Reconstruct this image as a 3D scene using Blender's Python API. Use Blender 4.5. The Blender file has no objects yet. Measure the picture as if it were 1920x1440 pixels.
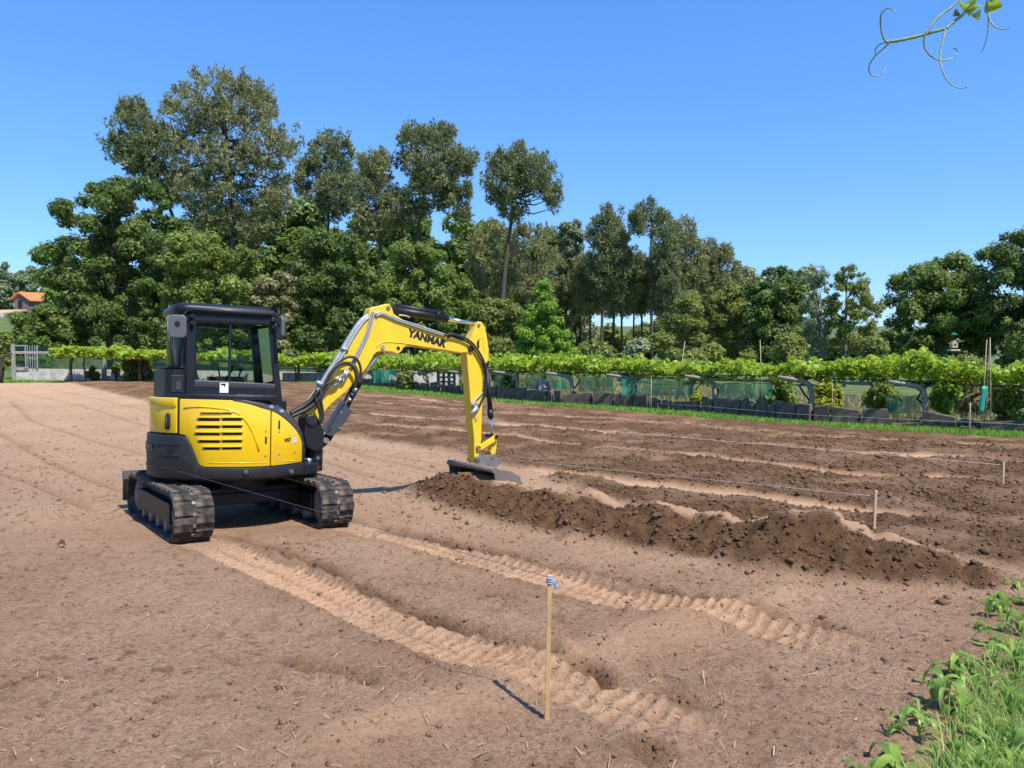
import bpy, bmesh, math, random
import numpy as np
from mathutils import Vector, Matrix
R=math.radians
S=bpy.context.scene
# ------------------------------------------------------------------ camera
CAMZ=1.75; FPX=1442.0; TH=math.atan(70/1442.0)
cd=bpy.data.cameras.new("camera"); cam=bpy.data.objects.new("camera",cd); S.collection.objects.link(cam)
cd.sensor_width=36; cd.lens=36*FPX/1920; cd.clip_start=.05; cd.clip_end=4000
cam.location=(0,0,CAMZ); cam.rotation_euler=(math.pi/2-TH,0,0); S.camera=cam
# ------------------------------------------------------------------ sky and sun
SUN_EL=R(58); SUN_AZ=math.atan2(.66,-.75)       # azimuth from +Y towards +X
w=bpy.data.worlds.new("World"); S.world=w; w.use_nodes=True
nt=w.node_tree; bg=nt.nodes["Background"]
sk=nt.nodes.new("ShaderNodeTexSky"); sk.sky_type='NISHITA'; sk.sun_disc=False
sk.sun_elevation=SUN_EL; sk.sun_rotation=SUN_AZ; sk.air_density=1.0; sk.dust_density=.25; sk.ozone_density=3.5; sk.altitude=100
hs_=nt.nodes.new('ShaderNodeHueSaturation'); hs_.inputs['Saturation'].default_value=1.22; hs_.inputs['Value'].default_value=1.3; nt.links.new(sk.outputs[0],hs_.inputs['Color']); 
va=nt.nodes.new('ShaderNodeVectorMath'); va.operation='MULTIPLY'; va.inputs[1].default_value=(.13,.13,.13); ga=nt.nodes.new('ShaderNodeGamma'); ga.inputs[1].default_value=.68
vb=nt.nodes.new('ShaderNodeVectorMath'); vb.operation='MULTIPLY'; vb.inputs[1].default_value=(3.55,5.13,7.69)
nt.links.new(hs_.outputs[0],va.inputs[0]); nt.links.new(va.outputs[0],ga.inputs[0]); nt.links.new(ga.outputs[0],vb.inputs[0]); nt.links.new(vb.outputs[0],bg.inputs[0]); bg.inputs[1].default_value=.13
sl=bpy.data.lights.new("sun",'SUN'); sl.energy=4.9; sl.angle=R(.53); sl.color=(1,.955,.88)
so=bpy.data.objects.new("sun",sl); S.collection.objects.link(so)
sd=Vector((math.sin(SUN_AZ)*math.cos(SUN_EL),math.cos(SUN_AZ)*math.cos(SUN_EL),math.sin(SUN_EL)))
so.rotation_euler=sd.to_track_quat('Z','Y').to_euler(); so.location=sd*30
S.view_settings.view_transform='Standard'; S.view_settings.look='None'; S.view_settings.exposure=.35; S.view_settings.gamma=1
S.view_settings.use_curve_mapping=False
S.render.engine='CYCLES'; S.cycles.use_denoising=True; S.cycles.max_bounces=6; S.cycles.transparent_max_bounces=12
S.cycles.diffuse_bounces=3; S.cycles.glossy_bounces=3; S.cycles.transmission_bounces=4
try: S.cycles.denoiser='OPENIMAGEDENOISE'
except Exception: pass
# ------------------------------------------------------------------ helpers
COL=S.collection
CT,ST=math.cos(TH),math.sin(TH)
def ray(px,py):
    a=(px-960)/FPX; b=-(py-720)/FPX
    return np.array([a, CT+b*ST, -ST+b*CT])
def W(px,py,y):                                   # the point of a pixel's ray that lies y metres ahead
    d=ray(px,py); t=y/d[1]; return np.array([d[0]*t,y,CAMZ+d[2]*t])
def base(x,y):                                    # the lie of the land
    s=np.maximum(.25*x+.97*y,-6.0)
    return CAMZ-1.45-1.05*(1-np.exp(-s/8.5))
def G(px,py):                                     # where a pixel's ray meets the land
    d=ray(px,py); t=5.0
    for _ in range(60):
        x,y,z=d*t+np.array([0,0,CAMZ]); g=CAMZ-float(base(x,y)); t=t+.8*(g/max(-d[2],1e-4)-t) if -d[2]>1e-4 else 400
        t=min(max(t,.5),400)
    return np.array([d[0]*t,d[1]*t])
def topx(x,y,z):
    z=z-CAMZ; dep=y*CT-z*ST; return 960+FPX*x/dep, 720-FPX*(y*ST+z*CT)/dep
def mesh_np(name,V,Fc,mats=(),smooth=False,attrs=None):
    """V (n,3), Fc (m,k) int with constant k"""
    me=bpy.data.meshes.new(name); V=np.asarray(V,dtype=np.float32); Fc=np.asarray(Fc,dtype=np.int32)
    n,m=len(V),len(Fc); k=Fc.shape[1]
    me.vertices.add(n); me.vertices.foreach_set("co",V.ravel())
    me.loops.add(m*k); me.loops.foreach_set("vertex_index",Fc.ravel())
    me.polygons.add(m); me.polygons.foreach_set("loop_start",np.arange(0,m*k,k,dtype=np.int32))
    try: me.polygons.foreach_set("loop_total",np.full(m,k,dtype=np.int32))
    except Exception: pass
    if smooth: me.polygons.foreach_set("use_smooth",np.ones(m,dtype=bool))
    for a,v in (attrs or {}).items():
        v=np.asarray(v,dtype=np.float32)
        if v.ndim==1:
            at=me.attributes.new(a,'FLOAT','POINT'); at.data.foreach_set("value",v)
        else:
            at=me.attributes.new(a,'FLOAT_COLOR','POINT'); at.data.foreach_set("color",v.ravel())
    me.update(calc_edges=True); me.validate()
    for mt in mats: me.materials.append(mt)
    return me
def add(name,me,parent=None,label=None,cat=None,group=None,kind=None):
    o=bpy.data.objects.new(name,me); COL.objects.link(o)
    if parent is not None: o.parent=parent
    tag(o,label,cat,group,kind); return o
def tag(o,label=None,cat=None,group=None,kind=None):
    if label: o["label"]=label
    if cat: o["category"]=cat
    if group: o["group"]=group
    if kind: o["kind"]=kind
    return o
def empty(name,loc,label,cat,group=None):
    o=bpy.data.objects.new(name,None); COL.objects.link(o); o.location=loc; o.empty_display_size=.2
    return tag(o,label,cat,group)
class MB:
    """collects simple solids into one mesh"""
    def __init__(s): s.v=[]; s.f=[]; s.sm=[]
    def add(s,vs,fs,smooth=False):
        b=len(s.v); s.v+= [tuple(map(float,p)) for p in vs]; s.f+=[tuple(i+b for i in f) for f in fs]; s.sm+=[smooth]*len(fs); return s
    def box(s,c,d,rot=None):
        x,y,z=[q/2 for q in d]; P=[Vector((a*x,b*y,e*z)) for e in(-1,1) for b in(-1,1) for a in(-1,1)]
        if rot is not None: P=[rot@p for p in P]
        P=[p+Vector(c) for p in P]
        return s.add(P,[(0,2,3,1),(4,5,7,6),(0,1,5,4),(2,6,7,3),(0,4,6,2),(1,3,7,5)])
    def prism(s,poly,fn,y0,y1):
        """poly: list of 2D points; fn(p,y)->3D; solid between y0 and y1"""
        n=len(poly); vs=[fn(p,y0) for p in poly]+[fn(p,y1) for p in poly]
        fs=[tuple(range(n)),tuple(range(2*n-1,n-1,-1))]+[(i,i+n,(i+1)%n+n,(i+1)%n) for i in range(n)]
        return s.add(vs,fs)
    def tube(s,path,r,seg=8,caps=True):
        path=[Vector(p) for p in path]; n=len(path); rs=r if hasattr(r,'__len__') else [r]*n
        vs=[]; up=None
        for i,p in enumerate(path):
            t=(path[min(i+1,n-1)]-path[max(i-1,0)]).normalized()
            if up is None: up=t.orthogonal().normalized()
            up=(up-t*up.dot(t)); up=up.normalized() if up.length>1e-6 else t.orthogonal().normalized()
            b=t.cross(up)
            vs+=[p+(up*math.cos(a)+b*math.sin(a))*rs[i] for a in [2*math.pi*k/seg for k in range(seg)]]
        fs=[(i*seg+k,i*seg+(k+1)%seg,(i+1)*seg+(k+1)%seg,(i+1)*seg+k) for i in range(n-1) for k in range(seg)]
        s.add(vs,fs,True)
        if caps: s.f+= [tuple(len(s.v)-len(vs)+k for k in range(seg-1,-1,-1)),tuple(len(s.v)-seg+k for k in range(seg))]; s.sm+=[False,False]
        return s
    def cyl(s,a,b,r,seg=14,r2=None): return s.tube([a,b],[r,r if r2 is None else r2],seg)
    def build(s,name,mat,parent=None,bevel=0,**kw):
        me=bpy.data.meshes.new(name); me.from_pydata(s.v,[],s.f); me.polygons.foreach_set("use_smooth",np.array(s.sm,dtype=bool))
        bm=bmesh.new(); bm.from_mesh(me); bmesh.ops.recalc_face_normals(bm,faces=bm.faces); bm.to_mesh(me); bm.free()
        for m in (mat if isinstance(mat,(list,tuple)) else [mat]): me.materials.append(m)
        o=add(name,me,parent,**kw)
        if bevel:
            b=o.modifiers.new("bevel",'BEVEL'); b.width=bevel; b.segments=2; b.limit_method='ANGLE'; b.angle_limit=R(40)
        return o
# ------------------------------------------------------------------ noise
def _h(ix,iy,seed):
    n=(ix.astype(np.int64)*374761393+iy.astype(np.int64)*668265263+seed*1442695041)&0x7fffffff
    n=((n^(n>>13))*1274126177)&0x7fffffff
    return ((n^(n>>16))&0xffff)/65535.0
def vn(x,y,seed=0):
    ix=np.floor(x);iy=np.floor(y);fx=x-ix;fy=y-iy;u=fx*fx*fx*(fx*(fx*6-15)+10);v=fy*fy*fy*(fy*(fy*6-15)+10)
    return (_h(ix,iy,seed)*(1-u)+_h(ix+1,iy,seed)*u)*(1-v)+(_h(ix,iy+1,seed)*(1-u)+_h(ix+1,iy+1,seed)*u)*v
def fbm(x,y,o=4,seed=0,g=.5):
    a=1;t=0;s=0
    for i in range(o): t=t+a*(vn(x,y,seed+i)-.5)*2; s+=a; a*=g; x=x*2.03+7.1; y=y*1.97+3.7
    return t/s
def sstep(a,b,x): t=np.clip((x-a)/(b-a),0,1); return t*t*(3-2*t)
def pline(x,y,P):
    """distance, signed side and arc length to a polyline"""
    P=np.asarray(P,float); best=np.full(x.shape,1e9); side=np.zeros(x.shape); arc=np.zeros(x.shape); L=0
    for a,b in zip(P[:-1],P[1:]):
        d=b-a; l=np.hypot(*d); u=d/l; t=np.clip((x-a[0])*u[0]+(y-a[1])*u[1],0,l)
        ex=x-a[0]-u[0]*t; ey=y-a[1]-u[1]*t; dd=np.hypot(ex,ey); m=dd<best
        best=np.where(m,dd,best); side=np.where(m,np.sign(u[0]*ey-u[1]*ex),side); arc=np.where(m,L+t,arc); L+=l
    return best,side,arc,L
# ------------------------------------------------------------------ materials
def mat(name,col,rough=.6,metal=0,noise=0,nscale=8,bump=0,bscale=60,coat=0,spec=.5,dirt=None):
    m=bpy.data.materials.new(name); m.use_nodes=True; n=m.node_tree; b=n.nodes["Principled BSDF"]; L=n.links
    b.inputs["Roughness"].default_value=rough; b.inputs["Metallic"].default_value=metal; b.inputs["Specular IOR Level"].default_value=spec
    b.inputs["Coat Weight"].default_value=coat; b.inputs["Coat Roughness"].default_value=.12
    b.inputs["Base Color"].default_value=(*col,1)
    tc=n.nodes.new("ShaderNodeTexCoord")
    if noise:
        t=n.nodes.new("ShaderNodeTexNoise"); t.inputs["Scale"].default_value=nscale; t.inputs["Detail"].default_value=6; t.inputs["Roughness"].default_value=.65
        L.new(tc.outputs["Object"],t.inputs["Vector"])
        r=n.nodes.new("ShaderNodeMapRange"); r.inputs[1].default_value=.3; r.inputs[2].default_value=.7; r.inputs[3].default_value=1-noise; r.inputs[4].default_value=1+noise*.6
        L.new(t.outputs[0],r.inputs[0])
        mx=n.nodes.new("ShaderNodeVectorMath"); mx.operation='SCALE'; mx.inputs[0].default_value=col; L.new(r.outputs[0],mx.inputs["Scale"])
        src=mx.outputs[0]
        if dirt:
            t2=n.nodes.new("ShaderNodeTexNoise"); t2.inputs["Scale"].default_value=dirt[2]; t2.inputs["Detail"].default_value=8; t2.inputs["Roughness"].default_value=.7
            L.new(tc.outputs["Object"],t2.inputs["Vector"])
            r2=n.nodes.new("ShaderNodeMapRange"); r2.inputs[1].default_value=dirt[3]; r2.inputs[2].default_value=dirt[3]+.18; r2.inputs[3].default_value=0; r2.inputs[4].default_value=dirt[1]
            L.new(t2.outputs[0],r2.inputs[0]); m2=n.nodes.new("ShaderNodeMix"); m2.data_type='RGBA'
            L.new(r2.outputs[0],m2.inputs[0]); L.new(src,m2.inputs[6]); m2.inputs[7].default_value=(*dirt[0],1); src=m2.outputs[2]
        L.new(src,b.inputs["Base Color"])
    if bump:
        t=n.nodes.new("ShaderNodeTexNoise"); t.inputs["Scale"].default_value=bscale; t.inputs["Detail"].default_value=5
        L.new(tc.outputs["Object"],t.inputs["Vector"]); bp=n.nodes.new("ShaderNodeBump"); bp.inputs["Strength"].default_value=bump; bp.inputs["Distance"].default_value=.02
        L.new(t.outputs[0],bp.inputs["Height"]); L.new(bp.outputs[0],b.inputs["Normal"])
    return m
def leafmat(name,dark,light,trans=.42,rough=.5):
    """leaf colour runs from dark to light by the 'tint' attribute"""
    m=bpy.data.materials.new(name); m.use_nodes=True; n=m.node_tree; L=n.links; b=n.nodes["Principled BSDF"]; out=n.nodes["Material Output"]
    at=n.nodes.new("ShaderNodeAttribute"); at.attribute_name="tint"; mx=n.nodes.new("ShaderNodeMix"); mx.data_type='RGBA'
    mx.inputs[6].default_value=(*dark,1); mx.inputs[7].default_value=(*light,1); L.new(at.outputs["Fac"],mx.inputs[0])
    L.new(mx.outputs[2],b.inputs["Base Color"]); b.inputs["Roughness"].default_value=rough; b.inputs["Specular IOR Level"].default_value=.35
    tr=n.nodes.new("ShaderNodeBsdfTranslucent"); hs=n.nodes.new("ShaderNodeHueSaturation"); hs.inputs["Hue"].default_value=.485; hs.inputs["Value"].default_value=1.25
    L.new(mx.outputs[2],hs.inputs["Color"]); L.new(hs.outputs[0],tr.inputs[0])
    ms=n.nodes.new("ShaderNodeMixShader"); ms.inputs[0].default_value=trans; L.new(b.outputs[0],ms.inputs[1]); L.new(tr.outputs[0],ms.inputs[2]); L.new(ms.outputs[0],out.inputs[0])
    return m
def glassmat(name,tint,alpha):
    m=bpy.data.materials.new(name); m.use_nodes=True; n=m.node_tree; L=n.links; out=n.nodes["Material Output"]; n.nodes.remove(n.nodes["Principled BSDF"])
    t=n.nodes.new("ShaderNodeBsdfTransparent"); t.inputs[0].default_value=(*tint,1); g=n.nodes.new("ShaderNodeBsdfGlossy"); g.inputs["Roughness"].default_value=.03
    f=n.nodes.new("ShaderNodeFresnel"); f.inputs[0].default_value=1.35; a=n.nodes.new("ShaderNodeMath"); a.operation='ADD'; a.inputs[1].default_value=alpha; L.new(f.outputs[0],a.inputs[0])
    x=n.nodes.new("ShaderNodeMixShader"); L.new(a.outputs[0],x.inputs[0]); L.new(t.outputs[0],x.inputs[1]); L.new(g.outputs[0],x.inputs[2]); L.new(x.outputs[0],out.inputs[0]); return m
def netmat(name,col,alpha):
    m=bpy.data.materials.new(name); m.use_nodes=True; n=m.node_tree; L=n.links; out=n.nodes["Material Output"]; b=n.nodes["Principled BSDF"]
    b.inputs["Base Color"].default_value=(*col,1); b.inputs["Roughness"].default_value=.7
    tc=n.nodes.new("ShaderNodeTexCoord"); ns=n.nodes.new("ShaderNodeTexNoise"); ns.inputs["Scale"].default_value=1.5; L.new(tc.outputs["Object"],ns.inputs["Vector"])
    mr=n.nodes.new("ShaderNodeMapRange"); mr.inputs[1].default_value=.3; mr.inputs[2].default_value=.7; mr.inputs[3].default_value=alpha*.6; mr.inputs[4].default_value=min(1,alpha*1.35); L.new(ns.outputs[0],mr.inputs[0])
    tl=n.nodes.new("ShaderNodeBsdfTranslucent"); tl.inputs[0].default_value=(*col,1); m1=n.nodes.new("ShaderNodeMixShader"); m1.inputs[0].default_value=.4
    L.new(b.outputs[0],m1.inputs[1]); L.new(tl.outputs[0],m1.inputs[2])
    t=n.nodes.new("ShaderNodeBsdfTransparent"); x=n.nodes.new("ShaderNodeMixShader"); L.new(mr.outputs[0],x.inputs[0]); L.new(t.outputs[0],x.inputs[1]); L.new(m1.outputs[0],x.inputs[2]); L.new(x.outputs[0],out.inputs[0]); return m
M={}
M['yellow']=mat("yellow paint",(.80,.50,.005),.28,noise=.05,nscale=3,coat=.5,spec=.5,dirt=((.4,.25,.1),.42,3.5,.56))
M['yellow_old']=mat("worn yellow paint",(.80,.53,.02),.4,noise=.1,nscale=6,coat=.15,dirt=((.4,.25,.09),.65,9,.6))
M['black']=mat("black paint",(.006,.006,.007),.5,noise=.2,nscale=5)
M['charcoal']=mat("charcoal moulding",(.021,.02,.02),.5,noise=.18,nscale=6,bump=.05,bscale=300,spec=.35,dirt=((.12,.08,.05),.3,4,.58))
M['trim']=mat("grey trim",(.05,.05,.054),.42,noise=.12,nscale=5)
M['cabpaint']=mat("slate cab paint",(.012,.014,.019),.42,spec=.35,noise=.1,nscale=4)
M['steelgrey']=mat("grey guard paint",(.05,.058,.07),.4,noise=.15,nscale=8)
M['rubber']=mat("dusty rubber",(.036,.033,.03),.85,spec=.3,noise=.3,nscale=9,bump=.25,bscale=70,dirt=((.22,.16,.11),.75,6,.47))
M['hose']=mat("hose rubber",(.02,.02,.021),.5)
M['chrome']=mat("polished rod",(.75,.76,.78),.18,metal=1)
M['zinc']=mat("zinc fitting",(.55,.55,.53),.4,metal=.8,noise=.2)
M['pipe']=mat("grey steel pipe",(.4,.4,.39),.42,metal=.35,noise=.2,nscale=12)
M['iron']=mat("worn iron",(.2,.18,.165),.6,metal=.3,noise=.3,nscale=10,dirt=((.3,.2,.14),.7,6,.5))
M['bucket']=mat("soil-scoured steel",(.2,.155,.13),.55,metal=.2,noise=.25,nscale=9)
M['mirror']=mat("grey mirror shell",(.1,.1,.1),.45)
M['slot']=mat("vent dark",(.008,.008,.008),.8)
M['letter']=mat("black lettering",(.012,.012,.014),.5)
M['white']=mat("white decal",(.8,.8,.8),.5)
M['silver']=mat("silver decal",(.6,.6,.62),.4)
M['seat']=mat("seat fabric",(.02,.02,.022),.9)
M['glass']=glassmat("clear glass",(.86,.93,.89),.0)
M['glass_t']=glassmat("tinted glass",(.5,.66,.58),.0)
M['glass_d']=glassmat("dark rear glass",(.1,.14,.1),.02)
M['stake']=mat("raw pine stake",(.58,.37,.16),.7,noise=.2,nscale=14)
M['stake_old']=mat("weathered stake",(.6,.43,.25),.8,noise=.25,nscale=14)
M['string']=mat("pale string",(.62,.62,.6),.7)
M['bluestring']=mat("blue string",(.1,.11,.2),.7)
M['blueplastic']=mat("blue twine knot",(.2,.42,.7),.5)
M['concrete']=mat("weathered concrete",(.34,.32,.29),.85,noise=.35,nscale=7,bump=.2,bscale=30)
M['post']=mat("weathered post concrete",(.3,.26,.215),.9,noise=.4,nscale=7,bump=.25,bscale=30)
M['white_wall']=mat("whitewashed concrete",(.62,.56,.5),.85,noise=.35,nscale=2.2,dirt=((.12,.11,.1),.7,1.6,.56))
M['granite']=mat("lichened granite",(.15,.112,.08),.9,noise=.7,nscale=4,bump=.5,bscale=18,dirt=((.3,.28,.24),.5,4,.62))
M['bark']=mat("pine bark",(.095,.07,.052),.95,noise=.4,nscale=6,bump=.6,bscale=14)
M['bark_g']=mat("grey bark",(.2,.18,.155),.9,noise=.35,nscale=6,bump=.4,bscale=14)
M['vinewood']=mat("vine wood",(.07,.052,.04),.95,noise=.3)
M['cane']=mat("garden cane",(.42,.33,.2),.8,noise=.2)
M['net_green']=netmat("green netting",(.04,.42,.28),.62)
M['net_dark']=netmat("dark green shade net",(.012,.07,.055),.6)
M['teal']=mat("teal cloth",(.01,.33,.26),.6,noise=.2)
M['roof']=mat("orange roof tile",(.62,.2,.07),.8,noise=.2,nscale=3)
M['stonehouse']=mat("dark stone",(.15,.12,.115),.9,noise=.3,nscale=2)
M['plaster']=mat("pale plaster",(.6,.56,.5),.9,noise=.1)
M['galv']=mat("galvanised metal",(.5,.5,.5),.45,metal=.5)
M['cloth']=mat("grey shirt cloth",(.42,.42,.46),.9,noise=.2)
M['crate']=mat("slate blue plastic",(.07,.09,.13),.6)
M['wood']=mat("pale wood",(.55,.42,.27),.8,noise=.2)
M['l_oak']=leafmat("oak leaf",(.1,.155,.036),(.27,.36,.07))
M['l_oakd']=leafmat('deep green leaf',(.07,.115,.03),(.23,.31,.07))
M['l_oak2']=leafmat("yellow-green leaf",(0.104,0.170,0.032),(0.347,0.421,0.090))
M['l_pine']=leafmat("pine needle",(.11,.15,.07),(.36,.38,.15),.15,.6)
M['l_pine2']=leafmat("olive pine needle",(.14,.165,.07),(.43,.42,.17),.15,.6)
M['l_bright']=leafmat("fresh leaf",(.11,.23,.02),(.32,.5,.06),.4)
M['l_vine']=leafmat("vine leaf",(.17,.28,.018),(.48,.6,.06),.45,.4)
M['l_willow']=leafmat("olive leaf",(0.132,0.180,0.037),(0.328,0.358,0.084))
M['l_grey']=leafmat("grey-green leaf",(0.147,0.195,0.096),(0.369,0.429,0.216),.3)
M['l_cream']=leafmat("cream blossom leaf",(.13,.15,.04),(.42,.38,.19),.3)
M['l_lemon']=leafmat("lemon leaf",(0.144,0.240,0.018),(0.504,0.504,0.036),.4)
M['l_dry']=leafmat("dry grass",(0.150,0.150,0.056),(0.450,0.388,0.188),.3)
M['l_grass']=leafmat("grass blade",(0.105,0.240,0.022),(0.315,0.525,0.075),.4)
M['l_weed']=leafmat("weed leaf",(0.099,0.225,0.029),(0.332,0.495,0.086),.4,.35)
M['l_weedgrass']=leafmat("pale weed grass",(0.155,0.296,0.047),(0.559,0.652,0.202),.4)
M['l_cabbage']=leafmat("cabbage leaf",(.09,.17,.11),(.27,.36,.26),.2)
M['straw']=leafmat("straw",(.3,.21,.11),(.62,.47,.27),.1)
M['tendril']=mat("tendril green",(.32,.36,.17),.55,noise=.35,nscale=60)
# ------------------------------------------------------------------ the field
MC=np.array([-3.37,9.27]); MN=np.array([.011,.056,1.0]); MN/=np.linalg.norm(MN)     # where the machine stands and the tilt of its plane
MZ=CAMZ-2.11
def mplane(x,y): return MZ-(MN[0]*(x-MC[0])+MN[1]*(y-MC[1]))/MN[2]
EDGE=np.array([(-900,722),(-300,720),(0,718),(130,716),(280,716),(530,716),(600,722),(683,735),(780,743),(871,751),(996,762),(1177,775),(1300,786),(1440,798),(1600,808),(1750,817),(1920,826),(2300,845),(3200,890)],float)
def GP(*p): return [G(a,b) for a,b in p]
BERM=GP((770,935),(850,966),(1000,1002),(1200,1042),(1400,1078),(1560,1100),(1720,1118),(1900,1122),(2050,1110))
BERM=[BERM[0]+(BERM[0]-BERM[1])/np.hypot(*(BERM[0]-BERM[1]))*1.25]+BERM
bb=np.array(BERM); blen=np.concatenate([[0],np.cumsum(np.hypot(*np.diff(bb,axis=0).T))])
def berm_arc(px): return np.interp(px,[690,770,850,1000,1200,1400,1560,1720,1900,2050],blen)
BH=[(690,0),(715,.1),(745,.25),(770,.33),(800,.37),(850,.38),(905,.39),(1000,.42),(1050,.39),(1085,.3),(1130,.4),(1180,.42),(1235,.34),(1290,.36),(1330,.29),(1380,.36),(1450,.48),(1540,.49),(1600,.38),(1640,.3),(1700,.38),(1780,.34),(1860,.25),(1930,.12),(2050,0)]
ROWS=[(GP((840,878),(1000,886),(1200,914),(1420,938),(1560,957),(1760,985)),.34),
      (GP((700,800),(830,808),(960,822),(1100,842),(1300,857),(1420,873),(1560,889),(1700,902),(1880,907)),.36),
      (GP((610,772),(760,785),(920,797),(1060,806),(1200,821),(1400,836),(1600,853),(1840,860)),.33),
      (GP((640,752),(800,765),(930,777),(1140,789),(1300,800),(1420,813),(1560,824),(1700,832),(1920,843)),.26),
      (GP((660,741),(800,752),(900,760)),.25)]
DUG=GP((-200,690),(-60,700),(60,707),(125,717),(290,757),(450,790),(640,819),(760,836),(880,858),(980,880),(1100,930),(1300,985),(1450,1010),(1700,1060),(1950,1075),(2400,1075),(3200,1000))
TR1=GP((362,1011),(480,1062),(600,1113),(720,1163),(850,1218),(960,1260),(1100,1308),(1275,1368),(1420,1418),(1560,1465))
TR2=GP((640,985),(820,1031),(1000,1082),(1130,1120),(1300,1152),(1420,1178),(1620,1220),(1760,1248))
FUR=[(GP((425,1003),(600,1068),(800,1160),(1000,1228),(1130,1285),(1180,1300)),.10,.05),(GP((690,992),(830,1020),(960,1048),(1200,1103),(1400,1152),(1490,1170)),.12,.05),
     (GP((1205,1290),(1270,1310),(1350,1338)),.13,.075),(GP((1490,1160),(1560,1180),(1650,1200)),.13,.07),(GP((1390,1268),(1480,1290)),.1,.05),(GP((1150,1380),(1230,1420),(1290,1440)),.12,.05),(GP((1380,1400),(1470,1440)),.1,.04),
     (GP((500,1230),(600,1260),(740,1290)),.1,.02),(GP((520,1240),(560,1255)),.07,.05)]
LINES=[GP((-40,795),(5,815),(100,870),(235,925)),GP((20,752),(60,790),(170,825),(285,857)),GP((30,735),(150,760),(285,802)),GP((85,728),(200,752),(285,773)),
       GP((590,825),(700,860),(850,892)),GP((590,858),(680,890),(760,908)),GP((540,812),(640,838),(800,868),(900,885)),GP((-80,860),(60,905),(180,960))]
RIDGE=GP((380,1450),(620,1392),(880,1312),(1020,1262),(1200,1195),(1380,1150),(1540,1098))
def field_h(x,y):
    """height and soil masks (moist, sandy) of the worked field"""
    z=base(x,y); mo=np.zeros(x.shape); sa=np.zeros(x.shape)
    d,sd_,ar,L=pline(x,y,DUG); inside=sstep(-.12,.22,np.where(sd_>0,d,-d)+.12*fbm(x*2,y*2,3,5))
    path=np.zeros(x.shape)
    for P,wd in ROWS:
        d,_,ar,L=pline(x,y,P); wv=wd*(.72+.6*fbm(x*.9,y*.9,3,21)); e=np.minimum(ar,L-ar)
        path=np.maximum(path,(1-sstep(wv*.75,wv*1.2,d))*sstep(0,.7,e))
    bed=inside*(1-path)
    fade=sstep(60,14,y)
    z=z+bed*(.085+.05*fbm(x*1.1,y*1.1,3,31))+bed*fade*(.05*fbm(x*3.1,y*3.1,3,3)+.035*np.abs(fbm(x*8,y*8,3,9)))
    mo=np.maximum(mo,bed*np.clip(.9+.5*fbm(x*1.3,y*1.3,3,41),.4,1)); sa=np.maximum(sa,inside*path*.4)
    # berm of dug soil
    d,s_,ar,L=pline(x,y,BERM); t=np.where(s_>0,d,-d)+.09*fbm(x*2.3,y*2.3,3,8); h=np.interp(ar,[berm_arc(q) for q,_ in BH],[v for _,v in BH])
    tq=np.clip((t+.04)/.6,0,1); prof=(tq*.75+.25*tq*tq*(3-2*tq))*(1-sstep(.85,1.45,t)*.95); bm=prof*h
    bz=sstep(.02,.12,bm)
    z=z+bm*(1+.3*fbm(x*2.4,y*2.4,3,12))+bz*(.03*fbm(x*7,y*7,3,13)+.09*np.abs(fbm(x*3.2,y*4,3,14))*sstep(.8,.3,t)-.07*sstep(.15,.45,fbm(x*2.2,y*3,2,15))*sstep(.75,.45,t)*sstep(0,.2,t))
    topz=bz*sstep(.55,.75,t+.1*fbm(x*3,y*3,2,77))*(1-sstep(1.0,1.3,t)); crest=sstep(.03,.0,np.abs(t-.62+.1*fbm(x*4,y*4,2,78))-.02)
    mo=np.maximum(mo*(1-topz*.6),bz*(1-topz*.75)); sa=np.maximum(sa,topz*.28)
    # ridge dragged across the wheelings
    d,_,ar,L=pline(x,y,RIDGE); e=np.minimum(ar,L-ar); z=z+.085*np.exp(-(d/.27)**2)*sstep(0,.6,e)*(1+.3*fbm(x*2,y*2,2,17)); sa=np.maximum(sa,.3*np.exp(-(d/.3)**2)*sstep(0,.6,e)); mo=np.maximum(mo,.18*np.exp(-(d/.35)**2)*sstep(0,.6,e))
    # prints of the crawler tracks
    for P in (TR1,TR2):
        d,s_,ar,L=pline(x,y,P); e=sstep(0,1.6,L-ar); wv=.205+.03*fbm(x*6,y*6,2,19); m=(1-sstep(wv-.02,wv+.02,d))*e
        ph=(ar/.098+np.where(s_>0,0.,.5)+.25*fbm(x*7,y*7,2,18))%1; rib=sstep(.08,.3,ph)*(1-sstep(.55,.8,ph)); near=sstep(14,5,y); vis=.68+.32*sstep(-.2,.25,fbm(x*1.2,y*1.2,2,23))
        z=z-m*.03+m*near*vis*(.038*rib*sstep(.012,.03,d)); z=z+(.03+.03*fbm(x*8,y*8,2,20))*np.exp(-((d-.26)/.045)**2)*e
        sa=np.maximum(sa,m*(.14+.4*vis*rib)); mo=np.maximum(mo*(1-m*.9),m*.22*(1-rib)*vis); mo=np.maximum(mo,.3*np.exp(-((d-.27)/.05)**2)*e*vn(x*9,y*9,24))
    for P,wd,dp in FUR:
        d,_,ar,L=pline(x,y,P); d=d+.05*fbm(x*6,y*6,2,29); e=sstep(0,.2,np.minimum(ar,L-ar)); k=.5+.8*vn(ar*3.1,ar*0,33)
        z=z-dp*1.25*k*np.exp(-(d/(wd*.5))**2)*e+(.035+.03*fbm(x*9,y*9,2,34))*np.exp(-((d-wd*1.2)/.06)**2)*e; mo=np.maximum(mo,.95*k*np.exp(-(d/(wd*.9))**2)*e)
    for P in LINES:
        d,_,ar,L=pline(x,y,P); e=sstep(0,.6,np.minimum(ar,L-ar)); g=np.exp(-(d/.07)**2)*e; z=z-.04*g+.02*np.exp(-((d-.16)/.07)**2)*e; mo=np.maximum(mo,.35*g)
    # crumbly surface
    near=sstep(16,3,y)
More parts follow.
